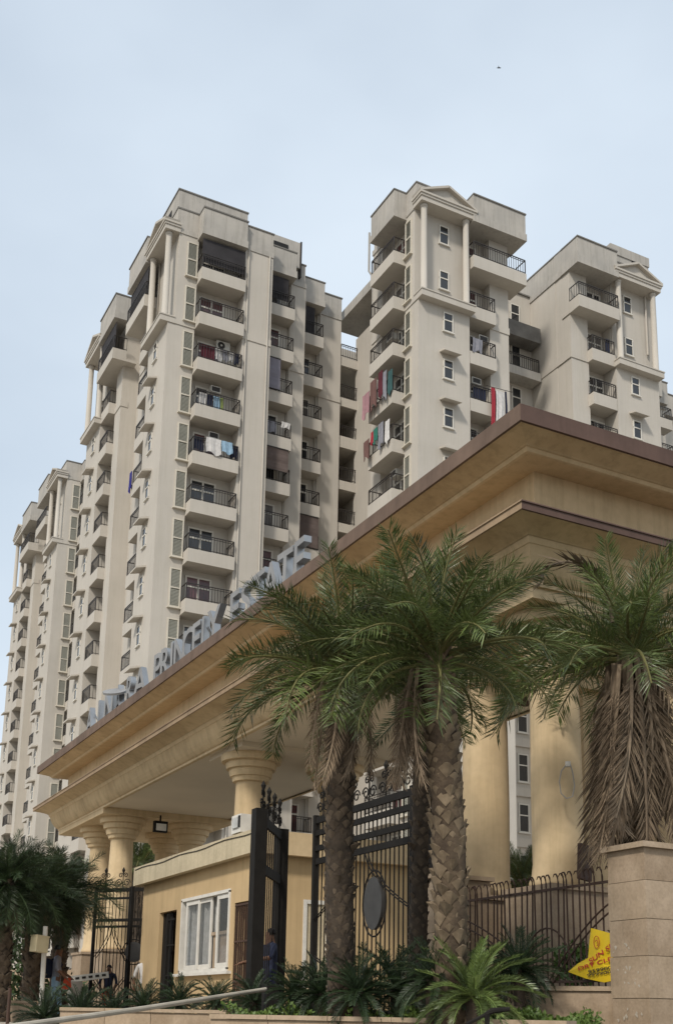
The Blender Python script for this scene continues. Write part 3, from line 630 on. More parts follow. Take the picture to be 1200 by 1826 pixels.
# ================================================================== PIERS, FENCE, WALLS
def block_pier(name, label, x0, x1, y0, y1, joints, zcap, mats, cap=0.05):
    P_ = thing(name, label, 'pier', ((x0 + x1) / 2, (y0 + y1) / 2, joints[0]))
    c = MB(); c.box(x0 + 0.02, x1 - 0.02, y0 + 0.02, y1 - 0.02, joints[0], joints[-1]); c.build('core', M['stone'], P_)
    for i in range(len(joints) - 1):
        b = MB(); r = random.uniform(-0.004, 0.004); k = 0.0 if i % 2 == 0 else -0.004
        b.box(x0 + r - k, x1 - r + k, y0 + r - k, y1 - r + k, joints[i] + 0.003, joints[i + 1] - 0.003); b.build('stone_block', mats[i % len(mats)], P_)
    c = MB(); c.box(x0 - cap, x1 + cap, y0 - cap, y1 + cap, zcap - 0.06, zcap); c.build('cap', mats[0], P_)
    return P_
ZP1 = [ -1.34, -0.8, -0.36, 0.07, 0.49, 0.93, 1.32, 1.73, 2.08]
NP = block_pier('gate_pier', 'wide beige stone pier with chipped marks beside the yellow banner', 8.55, 9.35, 9.34, 9.93, ZP1, 2.14, [M['stone_b'], M['stone']])
m = MB(); rr = random.Random(5)
for i in range(26):
    x = rr.uniform(8.548, 8.549); y = rr.uniform(9.45, 9.72) if i < 16 else rr.uniform(9.4, 9.9); z = rr.choice([0.62, 0.7, 0.78, 0.86, 0.35, 0.3, 1.06, 1.0]) + rr.uniform(-0.04, 0.04); s = rr.uniform(0.006, 0.024)
    m.add([(8.5445, y - s, z), (8.5445, y + s * rr.uniform(-1, 1), z - s * rr.uniform(0.4, 2.5)), (8.5445, y + s, z + s * 0.3), (8.5445, y, z + s * rr.uniform(0.5, 2))], [(0, 1, 2, 3)])
m.build('chipped_marks', M['chip'], NP)['kind'] = 'stuff'
SP = block_pier('gate_pier', 'plain beige stone pier behind the scaly palm trunk holding the iron gate', 8.62, 9.5, 13.55, 14.1, [0, 0.45, 0.92, 1.4, 1.8, 2.16], 2.22, [M['stone_b'], M['stone']])
hinge = MB(); hinge.box(8.66, 8.86, 13.75, 14.0, 2.23, 3.0); tag(hinge.build('gate_post', M['iron']), 'short black iron post standing on the plain stone pier', 'post')

FX = 8.8
FN = thing('iron_fence', 'rusty iron fence with hooked bar tips between the two stone piers', 'fence', (FX, 11.8, 0.6))
fy0, fy1 = 9.95, 13.5
nb = 34
barm = MB(); barm.tube([(0, 0, 0.55), (0, 0, 1.88), (0, 0.012, 1.945), (0, 0.04, 1.985), (0, 0.075, 1.985), (0, 0.1, 1.95)], [0.011] * 4 + [0.009, 0.004], 6)
bme = barm.mesh('bar', M['rust'])
for i in range(nb):
    y = fy0 + (fy1 - fy0) * (i + 0.5) / nb
    place('bar', bme, FN, loc=(0, y - 11.8, -0.6), rot=(random.uniform(-0.012, 0.012), random.uniform(-0.012, 0.012), 0))
for z in (1.79, 0.68):
    m = MB(); m.box(FX - 0.012, FX + 0.012, fy0, fy1, z, z + 0.03); m.build('rail', M['rust'], FN)
def arc(pts, r=0.011): mm = MB(); mm.tube(pts, r, 6); return mm
mid = 11.35
for s in (0, 0.1):
    arc([(FX - 0.02, fy0 + (mid - fy0) * t_, 1.62 - s - 0.95 * (t_ ** 1.5)) for t_ in [i / 12 for i in range(13)]]).build('arc', M['rust'], FN)
    arc([(FX - 0.02, fy1 - (fy1 - mid) * t_, 1.62 - s - 0.95 * (t_ ** 1.5)) for t_ in [i / 12 for i in range(13)]]).build('arc', M['rust'], FN)
arc([(FX - 0.02, mid + 0.5 * math.cos(a), 0.72 + 0.62 * math.sin(a)) for a in [math.pi * i / 14 for i in range(15)]]).build('arc', M['rust'], FN)

def planter_wall(label, pts, z0, z1, th=0.22, panel=0.9):
    P_ = thing('planter_wall', label, 'planter wall', (pts[0][0], pts[0][1], z0))
    for a, b in zip(pts[:-1], pts[1:]):
        a = Vector((a[0], a[1], 0)); b = Vector((b[0], b[1], 0)); d = (b - a); L = d.length; d.normalize(); n = Vector((-d.y, d.x, 0))
        k = max(1, round(L / panel))
        for i in range(k):
            p = a + d * (L * i / k + 0.004); q = a + d * (L * (i + 1) / k - 0.004)
            for nm, h0, h1, e, mt in (('stone_panel', z0, z1 - 0.055, 0.0, M['stone_b'] if i % 2 else M['stone']), ('coping_stone', z1 - 0.05, z1, 0.03, M['stone_b'])):
                w_ = MB(); r = random.uniform(0, 0.004)
                v = [p - n * (e + r), q - n * (e + r), q + n * (th + e), p + n * (th + e)]
                w_.prism([(x.x, x.y) for x in v], h0, h1, lambda a_, b_, h: (a_, b_, h)); w_.build(nm, mt, P_)
    return P_
e1 = [tuple(at(px, py, d).xy) for px, py, d in ((376, 1808, 13.2), (700, 1811, 12.2), (1012, 1815, 11.2))]
planter_wall('low beige planter wall below the sago palms at the bottom centre', e1, -1.34, 0.245)
planter_wall('low beige planter wall with flat coping left of centre below the hut', [tuple(at(px, 1799, d).xy) for px, d in ((108, 17.6), (270, 17.3), (405, 17.0))], -1.34, 0.30)
planter_wall('low beige planter wall at the far left corner behind a thin post', [tuple(at(px, 1785, d).xy) for px, d in ((-90, 24.5), (72, 24.3))], -1.34, 0.44)
planter_wall('taller beige planter wall under the yellow banner', [tuple(at(930, 1757, 13.0).xy), (8.62, 9.98)], -1.34, 0.62)
planter_wall('short beige planter wall at the right edge behind the wide pier', [(9.36, 9.62), (10.6, 9.5)], -1.34, 0.66)

# ---- yellow banner tied to the fence
BX = 8.755
def fq(px, py, dx=0.0): q = onp(px, py, 'x', BX + dx); return q
BN = thing('banner', 'crumpled yellow dry cleaning banner tied to the rusty fence', 'banner', fq(1060, 1715))
outl = [(1053, 1655), (1072, 1660), (1092, 1666), (1094, 1700), (1095, 1725), (1096, 1748), (1076, 1752), (1044, 1745), (1012, 1733), (1030, 1718), (1048, 1708), (1050, 1682)]
cen = fq(1068, 1712, -0.03); m = MB(); ps = [fq(*q, dx=random.uniform(-0.02, 0.01)) for q in outl]
m.add([cen] + ps, [(0, i + 1, (i + 1) % len(ps) + 1) for i in range(len(ps))]); m.add([cen + Vector((0.012, 0, 0))] + [p + Vector((0.012, 0, 0)) for p in ps], [(0, (i + 1) % len(ps) + 1, i + 1) for i in range(len(ps))])
m.build('sheet', M['yellow'], BN)
def btext(s, px, py, px2, py2, hpx, mt):
    a = fq(px, py, -0.035); b = fq(px2, py2, -0.035); d = (b - a).normalized(); n = Vector((-1, 0, 0)); upv = n.cross(d)
    me = text_mesh(s, 1.0, 0.001, (M[mt],), align='LEFT'); wd = max(v.co.x for v in me.vertices); k = (b - a).length / wd; hz = (fq(px, py - hpx) - fq(px, py)).length / 0.72
    Mx = Matrix(((d.x * k, upv.x * hz, n.x, a.x), (d.y * k, upv.y * hz, n.y, a.y), (d.z * k, upv.z * hz, n.z, a.z), (0, 0, 0, 1)))
    place('lettering', me, BN, mat=Matrix.Translation(-BN.location) @ Mx)
btext('SUN SIGN', 1051, 1719, 1110, 1676, 9, 'red'); btext('DRY CLEANERS', 1030, 1731, 1140, 1697, 7, 'red'); btext('9599000012', 1048, 1736, 1120, 1722, 6, 'black'); btext('9599000018', 1046, 1742, 1120, 1730, 5, 'black')
m = MB(); c = fq(1063, 1680, -0.033); rad = (fq(1063, 1670) - fq(1063, 1680)).length
m.tube([c + Vector((0, math.cos(a) * rad * 0.75, math.sin(a) * rad * 1.1)) for a in [2 * math.pi * i / 20 for i in range(21)]], 0.004, 5, caps=False); m.tube([c + Vector((0, math.cos(a) * rad * 0.35, math.sin(a) * rad * 0.5 - 0.01)) for a in [0.5 + 4 * i / 12 for i in range(13)]], 0.004, 5); m.build('emblem', M['red'], BN)

# ================================================================== GATES
def scroll(m, F, c, r, turns=1.5, flip=1, rr=0.012):
    pts = []
    for i in range(20):
        t_ = i / 19; a = turns * 2 * math.pi * t_; q = r * (1 - 0.75 * t_); pts.append(F(c[0] + flip * q * math.cos(a), c[1] + q * math.sin(a), 0))
    m.tube(pts, rr, 5)
def gate(label, P0, P1, z0, z1, nbars, bands, oval=None, crest=True, frame_t=0.08, mat_='iron', arcs=True, fill=None):
    P0 = Vector((P0[0], P0[1], 0)); P1 = Vector((P1[0], P1[1], 0)); d = P1 - P0; L = d.length; d.normalize(); n = Vector((-d.y, d.x, 0))
    G = thing('iron_gate', label, 'gate', (P0.x, P0.y, z0))
    F = lambda s, z, o: P0 + d * s + n * o + Vector((0, 0, z))
    for s in (0, L):
        m = MB(); m.bar(F(s, z0, 0), F(s, z1 + 0.05, 0), frame_t, frame_t); m.build('stile', M[mat_], G)
    for z, h in [(z0 + 0.05, 0.08)] + bands:
        m = MB(); a, b = F(0, z, 0), F(L, z, 0); m.bar(a, b, 0.05, h); m.build('cross_rail', M[mat_], G)
    bm_ = MB(); bm_.bar((0, 0, 0), (0, 0, z1 - z0), 0.017); me = bm_.mesh('bar', M[mat_])
    for i in range(1, nbars):
        q = F(L * i / nbars, z0, 0); place('bar', me, G, loc=q - G.location)
    if oval:
        s, z, a, b = oval
        m = MB(); m.prism([(s + a * math.cos(t_), z + b * math.sin(t_)) for t_ in [2 * math.pi * i / 32 for i in range(32)]], -0.03, 0.03, lambda u_, w_, h: F(u_, w_, h)); m.build('oval_plate', M['iron_plate'], G)
        m = MB(); m.tube([F(s + a * 1.28 * math.cos(t_), z + b * 1.25 * math.sin(t_), 0.0) for t_ in [2 * math.pi * i / 36 for i in range(37)]], 0.014, 6, caps=False); m.build('oval_ring', M[mat_], G)
    if arcs:
        m = MB(); zb = bands[-1][0]
        for k in (0, 0.09):
            for sx in (0, 1):
                for up_ in (0, 1):
                    pts = []
                    for i in range(13):
                        t_ = i / 12; s = L * 0.42 * t_; s = s + k; z = (zb - 0.02 - (zb - z0) * 0.38 * (1 - t_) ** 0.6 * 1.0) if up_ else (z0 + 0.05 + (zb - z0) * 0.36 * (1 - t_) ** 0.6)
                        pts.append(F(s if sx == 0 else L - s, z, 0.015))
                    m.tube(pts, 0.012, 5)
        m.build('curved_bars', M[mat_], G)
    if crest:
        k = max(2, round(L / 0.5))
        for i in range(k):
            m = MB(); s = L * (i + 0.5) / k; sc = L / k
            for f in (-1, 1):
                scroll(m, F, (s + f * sc * 0.22, z1 + 0.16), sc * 0.2, 1.4, f); scroll(m, F, (s + f * sc * 0.14, z1 + 0.36), sc * 0.13, 1.3, -f)
            m.bar(F(s, z1, 0), F(s, z1 + 0.5, 0), 0.02); m.tube([F(s, z1 + 0.42, 0), F(s, z1 + 0.5, 0), F(s, z1 + 0.58, 0)], [0.02, 0.045, 0.005], 6)
            m.build('crest_scroll', M[mat_], G)
    return G
M['iron_plate'] = mat('grey_iron_plate', (0.06, 0.058, 0.056), 0.5, var=0.3, vscale=4)
gate('ornate black iron gate leaf with oval plate between the two palm trunks', (8.55, 14.1), (8.52, 17.2), 0.25, 3.5, 24, [(3.46, 0.11), (3.24, 0.09), (2.98, 0.09), (2.76, 0.1)], (1.1, 1.92, 0.27, 0.4))
G2 = gate('black iron gate leaf swung open edge-on beside the guard hut', tuple(at(458, 1600, 18.6).xy), tuple(at(499, 1600, 20.7).xy), 0.1, 3.5, 12, [(3.42, 0.16), (2.62, 0.16), (0.75, 0.12)], None, frame_t=0.2)
gate('iron gate with round plate standing at the far end of the drive', tuple(at(172, 1600, 30.9).xy), tuple(at(234, 1600, 30.5).xy), 0.3, 3.45, 10, [(3.42, 0.1), (3.2, 0.06), (2.62, 0.08), (2.45, 0.06)], None)
gate('narrow iron gate leaf carrying a black disc next to the hut door', tuple(at(237, 1600, 30.4).xy), tuple(at(270, 1600, 30.4).xy), 0.3, 3.45, 6, [(3.42, 0.1), (2.62, 0.08), (2.45, 0.06)], (0.12, 1.78, 0.24, 0.26), crest=False)

# ================================================================== PALMS
def frond_mesh(seed, droop, nl=46, leaf=0.24, width=0.016, mats=None, plumose=0.5, sag=0.15, name='frond', start=0.12, fold=0.0, fwd=0.55):
    rd = random.Random(seed); m = MB(); N = 16; pts = []; dirs = []
    ang = 0.0; p = Vector((0, 0, 0)); side = 0.0
    tw = rd.uniform(-0.25, 0.25)
    for i in range(N + 1):
        pts.append(p.copy()); d = Vector((math.cos(ang), side, math.sin(ang))).normalized(); dirs.append(d)
        p = p + d / N; t_ = (i + 1) / N; ang = -droop * t_ ** 1.6; side = tw * t_ * t_
    m.tube(pts, [0.016 * (1 - 0.85 * i / N) + 0.002 for i in range(N + 1)], 5, 1)
    for i in range(nl):
        t_ = start + (1 - start) * (i + rd.random() * 0.6) / nl; f = t_ * N; k = min(int(f), N - 1); fr = f - k
        b = pts[k].lerp(pts[k + 1], fr); d = dirs[k]
        s0 = Vector((-d.y, d.x, 0)).normalized(); u0 = s0.cross(d) * -1
        if u0.z < 0 and abs(d.z) < 0.9: u0 = -u0
        ll = leaf * (0.45 + 0.9 * math.sin(math.pi * min(1, 0.12 + t_ * 0.82)) ** 0.8) * rd.uniform(0.8, 1.15)
        for sg in (-1, 1):
            if rd.random() < 0.05: continue
            pl = rd.uniform(-plumose, plumose) + 0.25 - fold
            fw = fwd + 0.5 * t_ + rd.uniform(-0.15, 0.15)
            e = (s0 * sg * math.cos(pl) + u0 * math.sin(pl) + d * fw).normalized()
            a1 = b + e * ll * 0.5; tip = b + e * ll - Vector((0, 0, sag * ll * rd.uniform(0.4, 1.5)))
            wv = e.cross(u0 + s0 * rd.uniform(-0.5, 0.5)).normalized() * width * rd.uniform(0.8, 1.2)
            m.add([b, a1 + wv * 0.5, tip, a1 - wv * 0.5], [(0, 1, 2), (0, 2, 3)])
    return m.mesh(name, mats)
FR = {}
for key, ms in (('g', (M['frond'], M['rachis'])), ('d', (M['frond_d'], M['frond_d']))):
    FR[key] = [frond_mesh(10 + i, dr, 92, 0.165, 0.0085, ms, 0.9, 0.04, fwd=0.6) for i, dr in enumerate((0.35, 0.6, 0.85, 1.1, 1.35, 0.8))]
FR['x'] = [frond_mesh(40 + i, dr, 80, 0.14, 0.007, (M['dead'], M['dead']), 0.8, 0.05, 'dead_frond', fold=0.35, fwd=1.5) for i, dr in enumerate((0.15, 0.3, 0.45, 0.2))]
def frond_matrix(loc, az, el, roll, s):
    return Matrix.Translation(loc) @ Matrix.Rotation(az, 4, 'Z') @ Matrix.Rotation(-el, 4, 'Y') @ Matrix.Rotation(roll, 4, 'X') @ Matrix.Diagonal((s, s, s, 1))
def trunk(T, base, top, r0, r1, tm, bmt, scales, seed, boot=0.075):
    rd = random.Random(seed); m = MB(); n = 12; pts = []; rs = []
    lean = Vector((rd.uniform(-0.05, 0.05), rd.uniform(-0.05, 0.05), 0))
    def axis(t_): return base.lerp(top, t_) + lean * math.sin(math.pi * t_)
    for i in range(n + 1):
        t_ = i / n; pts.append(axis(t_)); rs.append((r0 + (r1 - r0) * t_) * (1 + 0.05 * rd.uniform(-1, 1)) * (1.12 if i == 0 else 1))
    m.tube(pts, rs, 18); tr = m.build('trunk', tm, T, True)
    b = MB(); H = (top - base).length
    for i in range(scales):
        t_ = (i + 0.5) / scales; a = i * 2.39996; r = (r0 + (r1 - r0) * t_); c = axis(t_) + Vector((0, 0, rd.uniform(-0.03, 0.03))); a += rd.uniform(-0.12, 0.12)
        if rd.random() < 0.06: continue
        o = Vector((math.cos(a), math.sin(a), 0)); s = Vector((-o.y, o.x, 0)); k = boot * rd.uniform(0.65, 1.3)
        p = c + o * (r * 0.96); z = Vector((0, 0, 1)); pr = rd.uniform(0.2, 0.8) if rd.random() < 0.9 else rd.uniform(0.9, 1.6)
        b.add([p - s * k, p - z * k * 1.15, p + s * k, p + z * k * 0.7 + o * k * 0.25, p + o * k * pr + z * k * 0.55 + s * k * 0.35, p + o * k * pr + z * k * 0.55 - s * k * 0.35], [(0, 1, 5), (1, 4, 5), (1, 2, 4), (2, 3, 4), (3, 5, 4), (3, 0, 5)])
    bo = place('leaf_base', b.mesh('leaf_base', bmt), tr); bo['kind'] = 'stuff'
    return axis
def palm(label, base, top, r0, r1, size, n_green, n_dead, seed, kind='g', dark=False, skirt=0.0, bias=None, scales=240, el_lo=-15, group=None, boot=0.075, el_hi=82):
    rd = random.Random(seed); base = Vector(base); top = Vector(top)
    T = thing('palm_tree', label, 'palm tree', base, group)
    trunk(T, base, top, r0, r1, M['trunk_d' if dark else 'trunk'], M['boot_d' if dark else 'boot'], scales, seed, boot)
    for i in range(n_green):
        t_ = (i + 0.5) / n_green; el = R(el_hi - (el_hi - el_lo) * t_ ** 0.85 + rd.uniform(-14, 14)); az = i * 2.39996 + rd.uniform(-0.3, 0.3)
        v = FR[kind][min(5, int(rd.random() * 3 + t_ * 3))]
        s = size * (0.72 + 0.34 * min(1, t_ * 2.2)) * rd.uniform(0.72, 1.15)
        lc = top - T.location + Vector((math.cos(az), math.sin(az), 0)) * r1 * 0.45 + Vector((0, 0, 0.22 * (1 - t_) - 0.12))
        place('frond', v, T, mat=frond_matrix(lc, az, el, rd.uniform(-0.6, 0.6), s))
    for i in range(n_dead):
        az = (i * 2.39996 + rd.uniform(-0.5, 0.5)) if bias is None else bias[i % len(bias)] + rd.uniform(-0.25, 0.25); el = R(rd.uniform(-90, -77) if rd.random() < 0.88 else rd.uniform(-74, -58))
        v = FR['x'][rd.randrange(4)]; s = size * rd.uniform(0.7, 1.0) * (1 + skirt)
        lc = top - T.location + Vector((math.cos(az), math.sin(az), 0)) * (r1 * 0.9 + rd.uniform(0, 0.12)) + Vector((0, 0, rd.uniform(-0.25, 0.0)))
        place('dead_frond', v, T, mat=frond_matrix(lc, az, el, rd.uniform(-1.5, 1.5), s))
    return T
view_l = math.atan2(-RW.y, -RW.x)      # azimuth pointing to the left of the picture
view_r = math.atan2(RW.y, RW.x); view_c = math.atan2(-FW.y, -FW.x)
def gb(px, d, z): # point under pixel column px at depth d, height z
    q = at(px, 1700, d); return Vector((q.x, q.y, z))
# front palms
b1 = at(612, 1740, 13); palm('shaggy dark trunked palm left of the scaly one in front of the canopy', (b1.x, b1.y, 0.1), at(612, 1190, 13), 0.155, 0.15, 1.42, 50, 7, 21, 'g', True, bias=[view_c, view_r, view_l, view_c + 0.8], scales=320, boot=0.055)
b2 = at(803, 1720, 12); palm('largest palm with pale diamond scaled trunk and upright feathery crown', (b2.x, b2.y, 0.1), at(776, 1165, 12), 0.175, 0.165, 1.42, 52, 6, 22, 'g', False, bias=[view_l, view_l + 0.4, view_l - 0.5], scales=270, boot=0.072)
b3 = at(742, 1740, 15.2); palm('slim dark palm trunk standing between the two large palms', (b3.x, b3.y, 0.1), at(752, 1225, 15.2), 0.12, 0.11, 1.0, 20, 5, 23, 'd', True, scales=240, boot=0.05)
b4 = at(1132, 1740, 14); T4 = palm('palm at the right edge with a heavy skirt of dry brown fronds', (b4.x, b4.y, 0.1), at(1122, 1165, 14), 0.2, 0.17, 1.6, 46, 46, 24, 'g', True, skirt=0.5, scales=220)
bent = frond_mesh(99, 3.0, 60, 0.13, 0.008, (M['dead'], M['dead']), 0.8, 0.3, 'dead_frond', start=0.3, fold=0.35, fwd=1.0)
place('dead_frond', bent, T4, mat=frond_matrix(at(1092, 1110, 13.8) - T4.location, view_l, R(84), 0.2, 1.5))
# dark palms at the left
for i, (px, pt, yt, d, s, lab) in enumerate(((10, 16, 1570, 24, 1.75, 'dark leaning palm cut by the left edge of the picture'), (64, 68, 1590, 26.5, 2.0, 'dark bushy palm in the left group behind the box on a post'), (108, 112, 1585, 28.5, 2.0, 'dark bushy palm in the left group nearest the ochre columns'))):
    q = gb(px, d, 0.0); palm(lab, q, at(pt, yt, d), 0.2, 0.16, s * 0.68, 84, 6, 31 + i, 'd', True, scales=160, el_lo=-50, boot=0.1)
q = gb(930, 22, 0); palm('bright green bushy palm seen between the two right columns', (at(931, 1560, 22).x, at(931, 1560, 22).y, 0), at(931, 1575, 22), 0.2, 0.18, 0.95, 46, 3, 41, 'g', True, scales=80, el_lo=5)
q = at(248, 1560, 44); palm('sunlit green palm far behind the guard hut roof', (q.x, q.y, 0), at(248, 1545, 44), 0.25, 0.22, 2.2, 40, 3, 42, 'g', True, scales=60)

# ================================================================== SAGO PALMS
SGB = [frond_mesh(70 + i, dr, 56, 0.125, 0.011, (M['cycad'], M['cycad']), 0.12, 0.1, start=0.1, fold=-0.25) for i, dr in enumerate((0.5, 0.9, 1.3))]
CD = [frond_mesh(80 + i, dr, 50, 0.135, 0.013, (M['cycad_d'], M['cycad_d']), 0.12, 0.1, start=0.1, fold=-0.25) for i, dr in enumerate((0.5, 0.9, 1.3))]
def sago(label, base, size, n, seed, bright=False, h=0.3, group=None, lo=12):
    rd = random.Random(seed); T = thing('sago_palm', label, 'sago palm', base, group); base = Vector(base)
    m = MB(); m.lathe([(0.06, -0.3), (0.07, h * 0.4), (0.07, h), (0.03, h + 0.05)], (0, 0), 12); m.build('stem', M['trunk_d'], T, loc=(0, 0, 0))
    for i in range(n):
        t_ = (i + 0.5) / n; el = R(80 - (80 - lo) * t_ + rd.uniform(-6, 6)); az = i * 2.39996 + rd.uniform(-0.25, 0.25)
        v = (SGB if bright else CD)[min(2, int(rd.random() * 1.6 + t_ * 1.6))]
        place('frond', v, T, mat=frond_matrix(Vector((0, 0, h)), az, el, rd.uniform(-0.3, 0.3), size * rd.uniform(0.82, 1.1)))
    return T
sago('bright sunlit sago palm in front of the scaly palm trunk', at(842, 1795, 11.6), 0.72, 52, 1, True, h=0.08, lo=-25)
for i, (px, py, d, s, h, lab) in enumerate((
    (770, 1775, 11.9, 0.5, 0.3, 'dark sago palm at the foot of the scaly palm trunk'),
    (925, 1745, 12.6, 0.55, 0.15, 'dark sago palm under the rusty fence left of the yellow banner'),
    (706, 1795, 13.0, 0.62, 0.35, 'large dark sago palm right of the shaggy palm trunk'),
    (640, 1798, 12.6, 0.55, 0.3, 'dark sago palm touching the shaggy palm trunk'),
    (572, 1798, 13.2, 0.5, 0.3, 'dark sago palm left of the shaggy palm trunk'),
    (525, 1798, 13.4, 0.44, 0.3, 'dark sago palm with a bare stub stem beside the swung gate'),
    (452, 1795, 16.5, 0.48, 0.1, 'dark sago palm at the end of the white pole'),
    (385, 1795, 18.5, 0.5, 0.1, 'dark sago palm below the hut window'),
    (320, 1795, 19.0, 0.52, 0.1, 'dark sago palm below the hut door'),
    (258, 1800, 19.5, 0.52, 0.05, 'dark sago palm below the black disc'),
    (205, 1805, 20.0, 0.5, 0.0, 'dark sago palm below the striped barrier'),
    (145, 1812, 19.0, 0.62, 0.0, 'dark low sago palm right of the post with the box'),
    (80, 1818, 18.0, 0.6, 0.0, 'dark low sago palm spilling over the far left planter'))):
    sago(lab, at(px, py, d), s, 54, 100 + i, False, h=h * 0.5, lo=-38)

# ---- shrubs and ground cover
def leaf_cloud(mb, c, rad, n, size, rd, flat=0.4):
    for i in range(n):
        while True:
            v = Vector((rd.uniform(-1, 1), rd.uniform(-1, 1), rd.uniform(-1, 1)))
            if 0.2 < v.length < 1: break
        p = Vector(c) + Vector((v.x * rad[0], v.y * rad[1], v.z * rad[2])); a = Vector((rd.uniform(-1, 1), rd.uniform(-1, 1), rd.uniform(-flat, 1))).normalized(); b = a.cross(Vector((rd.uniform(-1, 1), rd.uniform(-1, 1), rd.uniform(-1, 1)))).normalized()
        s = size * rd.uniform(0.6, 1.3); mb.add([p, p + a * s * 0.5 + b * s * 0.28, p + a * s, p + a * s * 0.5 - b * s * 0.28], [(0, 1, 2), (0, 2, 3)])
def shrub(label, c, rad, n, size, mt, seed):
    rd = random.Random(seed); T = thing('shrub', label, 'shrub', (c[0], c[1], c[2] - rad[2]))
    m = MB(); leaf_cloud(m, c, rad, n, size, rd); m.build('foliage', M[mt], T)
    m = MB()
    for i in range(7): m.tube([(c[0], c[1], c[2] - rad[2]), (c[0] + rd.uniform(-1, 1) * rad[0] * 0.7, c[1] + rd.uniform(-1, 1) * rad[1] * 0.7, c[2] + rad[2] * 0.6)], 0.008, 4)
    m.build('stems', M['trunk_d'], T)
shrub('bright broad leaved shrub behind the fence beside the yellow banner', at(1026, 1722, 14.0), (0.28, 0.28, 0.28), 520, 0.085, 'leaf', 5)
shrub('dark shrub with round leaves left of the post with the box', at(42, 1712, 30), (0.55, 0.55, 0.8), 420, 0.16, 'leaf_d', 6)
shrub('dark shrub below the far fence at the far left', at(20, 1772, 31), (1.2, 1.2, 0.5), 500, 0.2, 'leaf_d', 7)
shrub('low dark shrub between the left palms', at(135, 1770, 33), (1.4, 1.0, 0.5), 480, 0.2, 'leaf_d', 8)
rd = random.Random(9); m = MB()
for a, b, dep, n in ((e1[0], e1[1], 0.9, 3600), (e1[1], e1[2], 0.9, 3600)):
    A, B = Vector((*a, 0.17)), Vector((*b, 0.17)); d = B - A; nn = Vector((-d.y, d.x, 0)).normalized()
    if nn.dot(Vector((FW.x, FW.y, 0))) < 0: nn = -nn
    for i in range(n):
        t_ = rd.random(); q = 0.2 + dep * rd.random(); c = A + d * t_ + nn * q; hh = 0.11 + 0.06 * math.sin(t_ * 17 + q * 5) + 0.04 * math.sin(t_ * 51)
        p = c + Vector((0, 0, rd.random() * max(0.03, hh))); v = Vector((rd.uniform(-1, 1), rd.uniform(-1, 1), rd.uniform(0.1, 1.2))).normalized(); k = v.cross(Vector((rd.uniform(-1, 1), rd.uniform(-1, 1), 0.3))).normalized(); s = rd.uniform(0.03, 0.07)
        m.add([p, p + v * s * 0.5 + k * s * 0.3, p + v * s, p + v * s * 0.5 - k * s * 0.3], [(0, 1, 2), (0, 2, 3)])
o = m.build('ground_cover', M['cover']); o['kind'] = 'stuff'
m = MB(); n1 = Vector((FW.x, FW.y, 0)).normalized()
back = [Vector((*p, 0)) + n1 * 3.2 for p in e1]; front = [Vector((*p, 0)) + n1 * 0.18 for p in e1]
m.prism([(p.x, p.y) for p in front + back[::-1]], 0.004, 0.16, lambda a, b, h: (a, b, h)); structure('planter_soil', m, M['soil'])

# ================================================================== POLES, BOXES, BARRIER
m = MB(); a, b = at(-60, 1842, 10.6), at(482, 1763, 14.6)
m.tube([a, a.lerp(b, 0.5) + Vector((0, 0, -0.015)), b], [0.032, 0.03, 0.027], 10)
BP = thing('barrier_pole', 'long dull white metal barrier pole slanting across the bottom left', 'barrier pole', b); m.build('pole', M['polewhite'], BP)
m = MB(); m.box(b.x - 0.08, b.x + 0.08, b.y - 0.08, b.y + 0.08, 0.0, b.z + 0.06); m.build('stand', M['iron'], BP)
a, b = at(14, 1826, 14), at(19, 1762, 14)
m = MB(); m.tube([(a.x, a.y, -1.3), b], 0.022, 7); tag(m.build('thin_post', M['rust']), 'thin rusty post standing at the lower left corner', 'post')
a = at(75, 1785, 24); b = at(82, 1652, 24)
PB = thing('box_post', 'white post carrying a cream metal box in front of the left palms', 'post', (a.x, a.y, 0))
m = MB(); m.tube([(a.x, a.y, 0), b], 0.05, 8); m.build('post', M['white'], PB)
c = at(71, 1684, 23.85); m = MB()
m.box(-0.16, 0.16, -0.1, 0.1, -0.16, 0.16); m.box(-0.17, 0.17, -0.11, 0.11, 0.16, 0.18); m.build('metal_box', M['boxcream'], PB, loc=c - PB.location, rot=(0, 0.06, 0.5))
a, b = at(120, 1747, 30), at(194, 1738, 30); SB = thing('boom_barrier', 'short white barrier arm with dark spots held between the two people', 'boom barrier', (a.x, a.y, 0))
m = MB(); m.bar(a, b, 0.09, 0.16); m.build('arm', M['white'], SB)
for i in range(6):
    p = a.lerp(b, 0.1 + 0.16 * i) - n1 * 0.05; m = MB(); m.bar(p - (b - a).normalized() * 0.05, p + (b - a).normalized() * 0.05, 0.02, 0.06); m.build('reflector', M['black'], SB)
m = MB(); p = at(135, 1755, 30); m.box(p.x - 0.15, p.x + 0.15, p.y - 0.15, p.y + 0.15, 0, 1.0); m.build('stand', M['pipe'], SB)
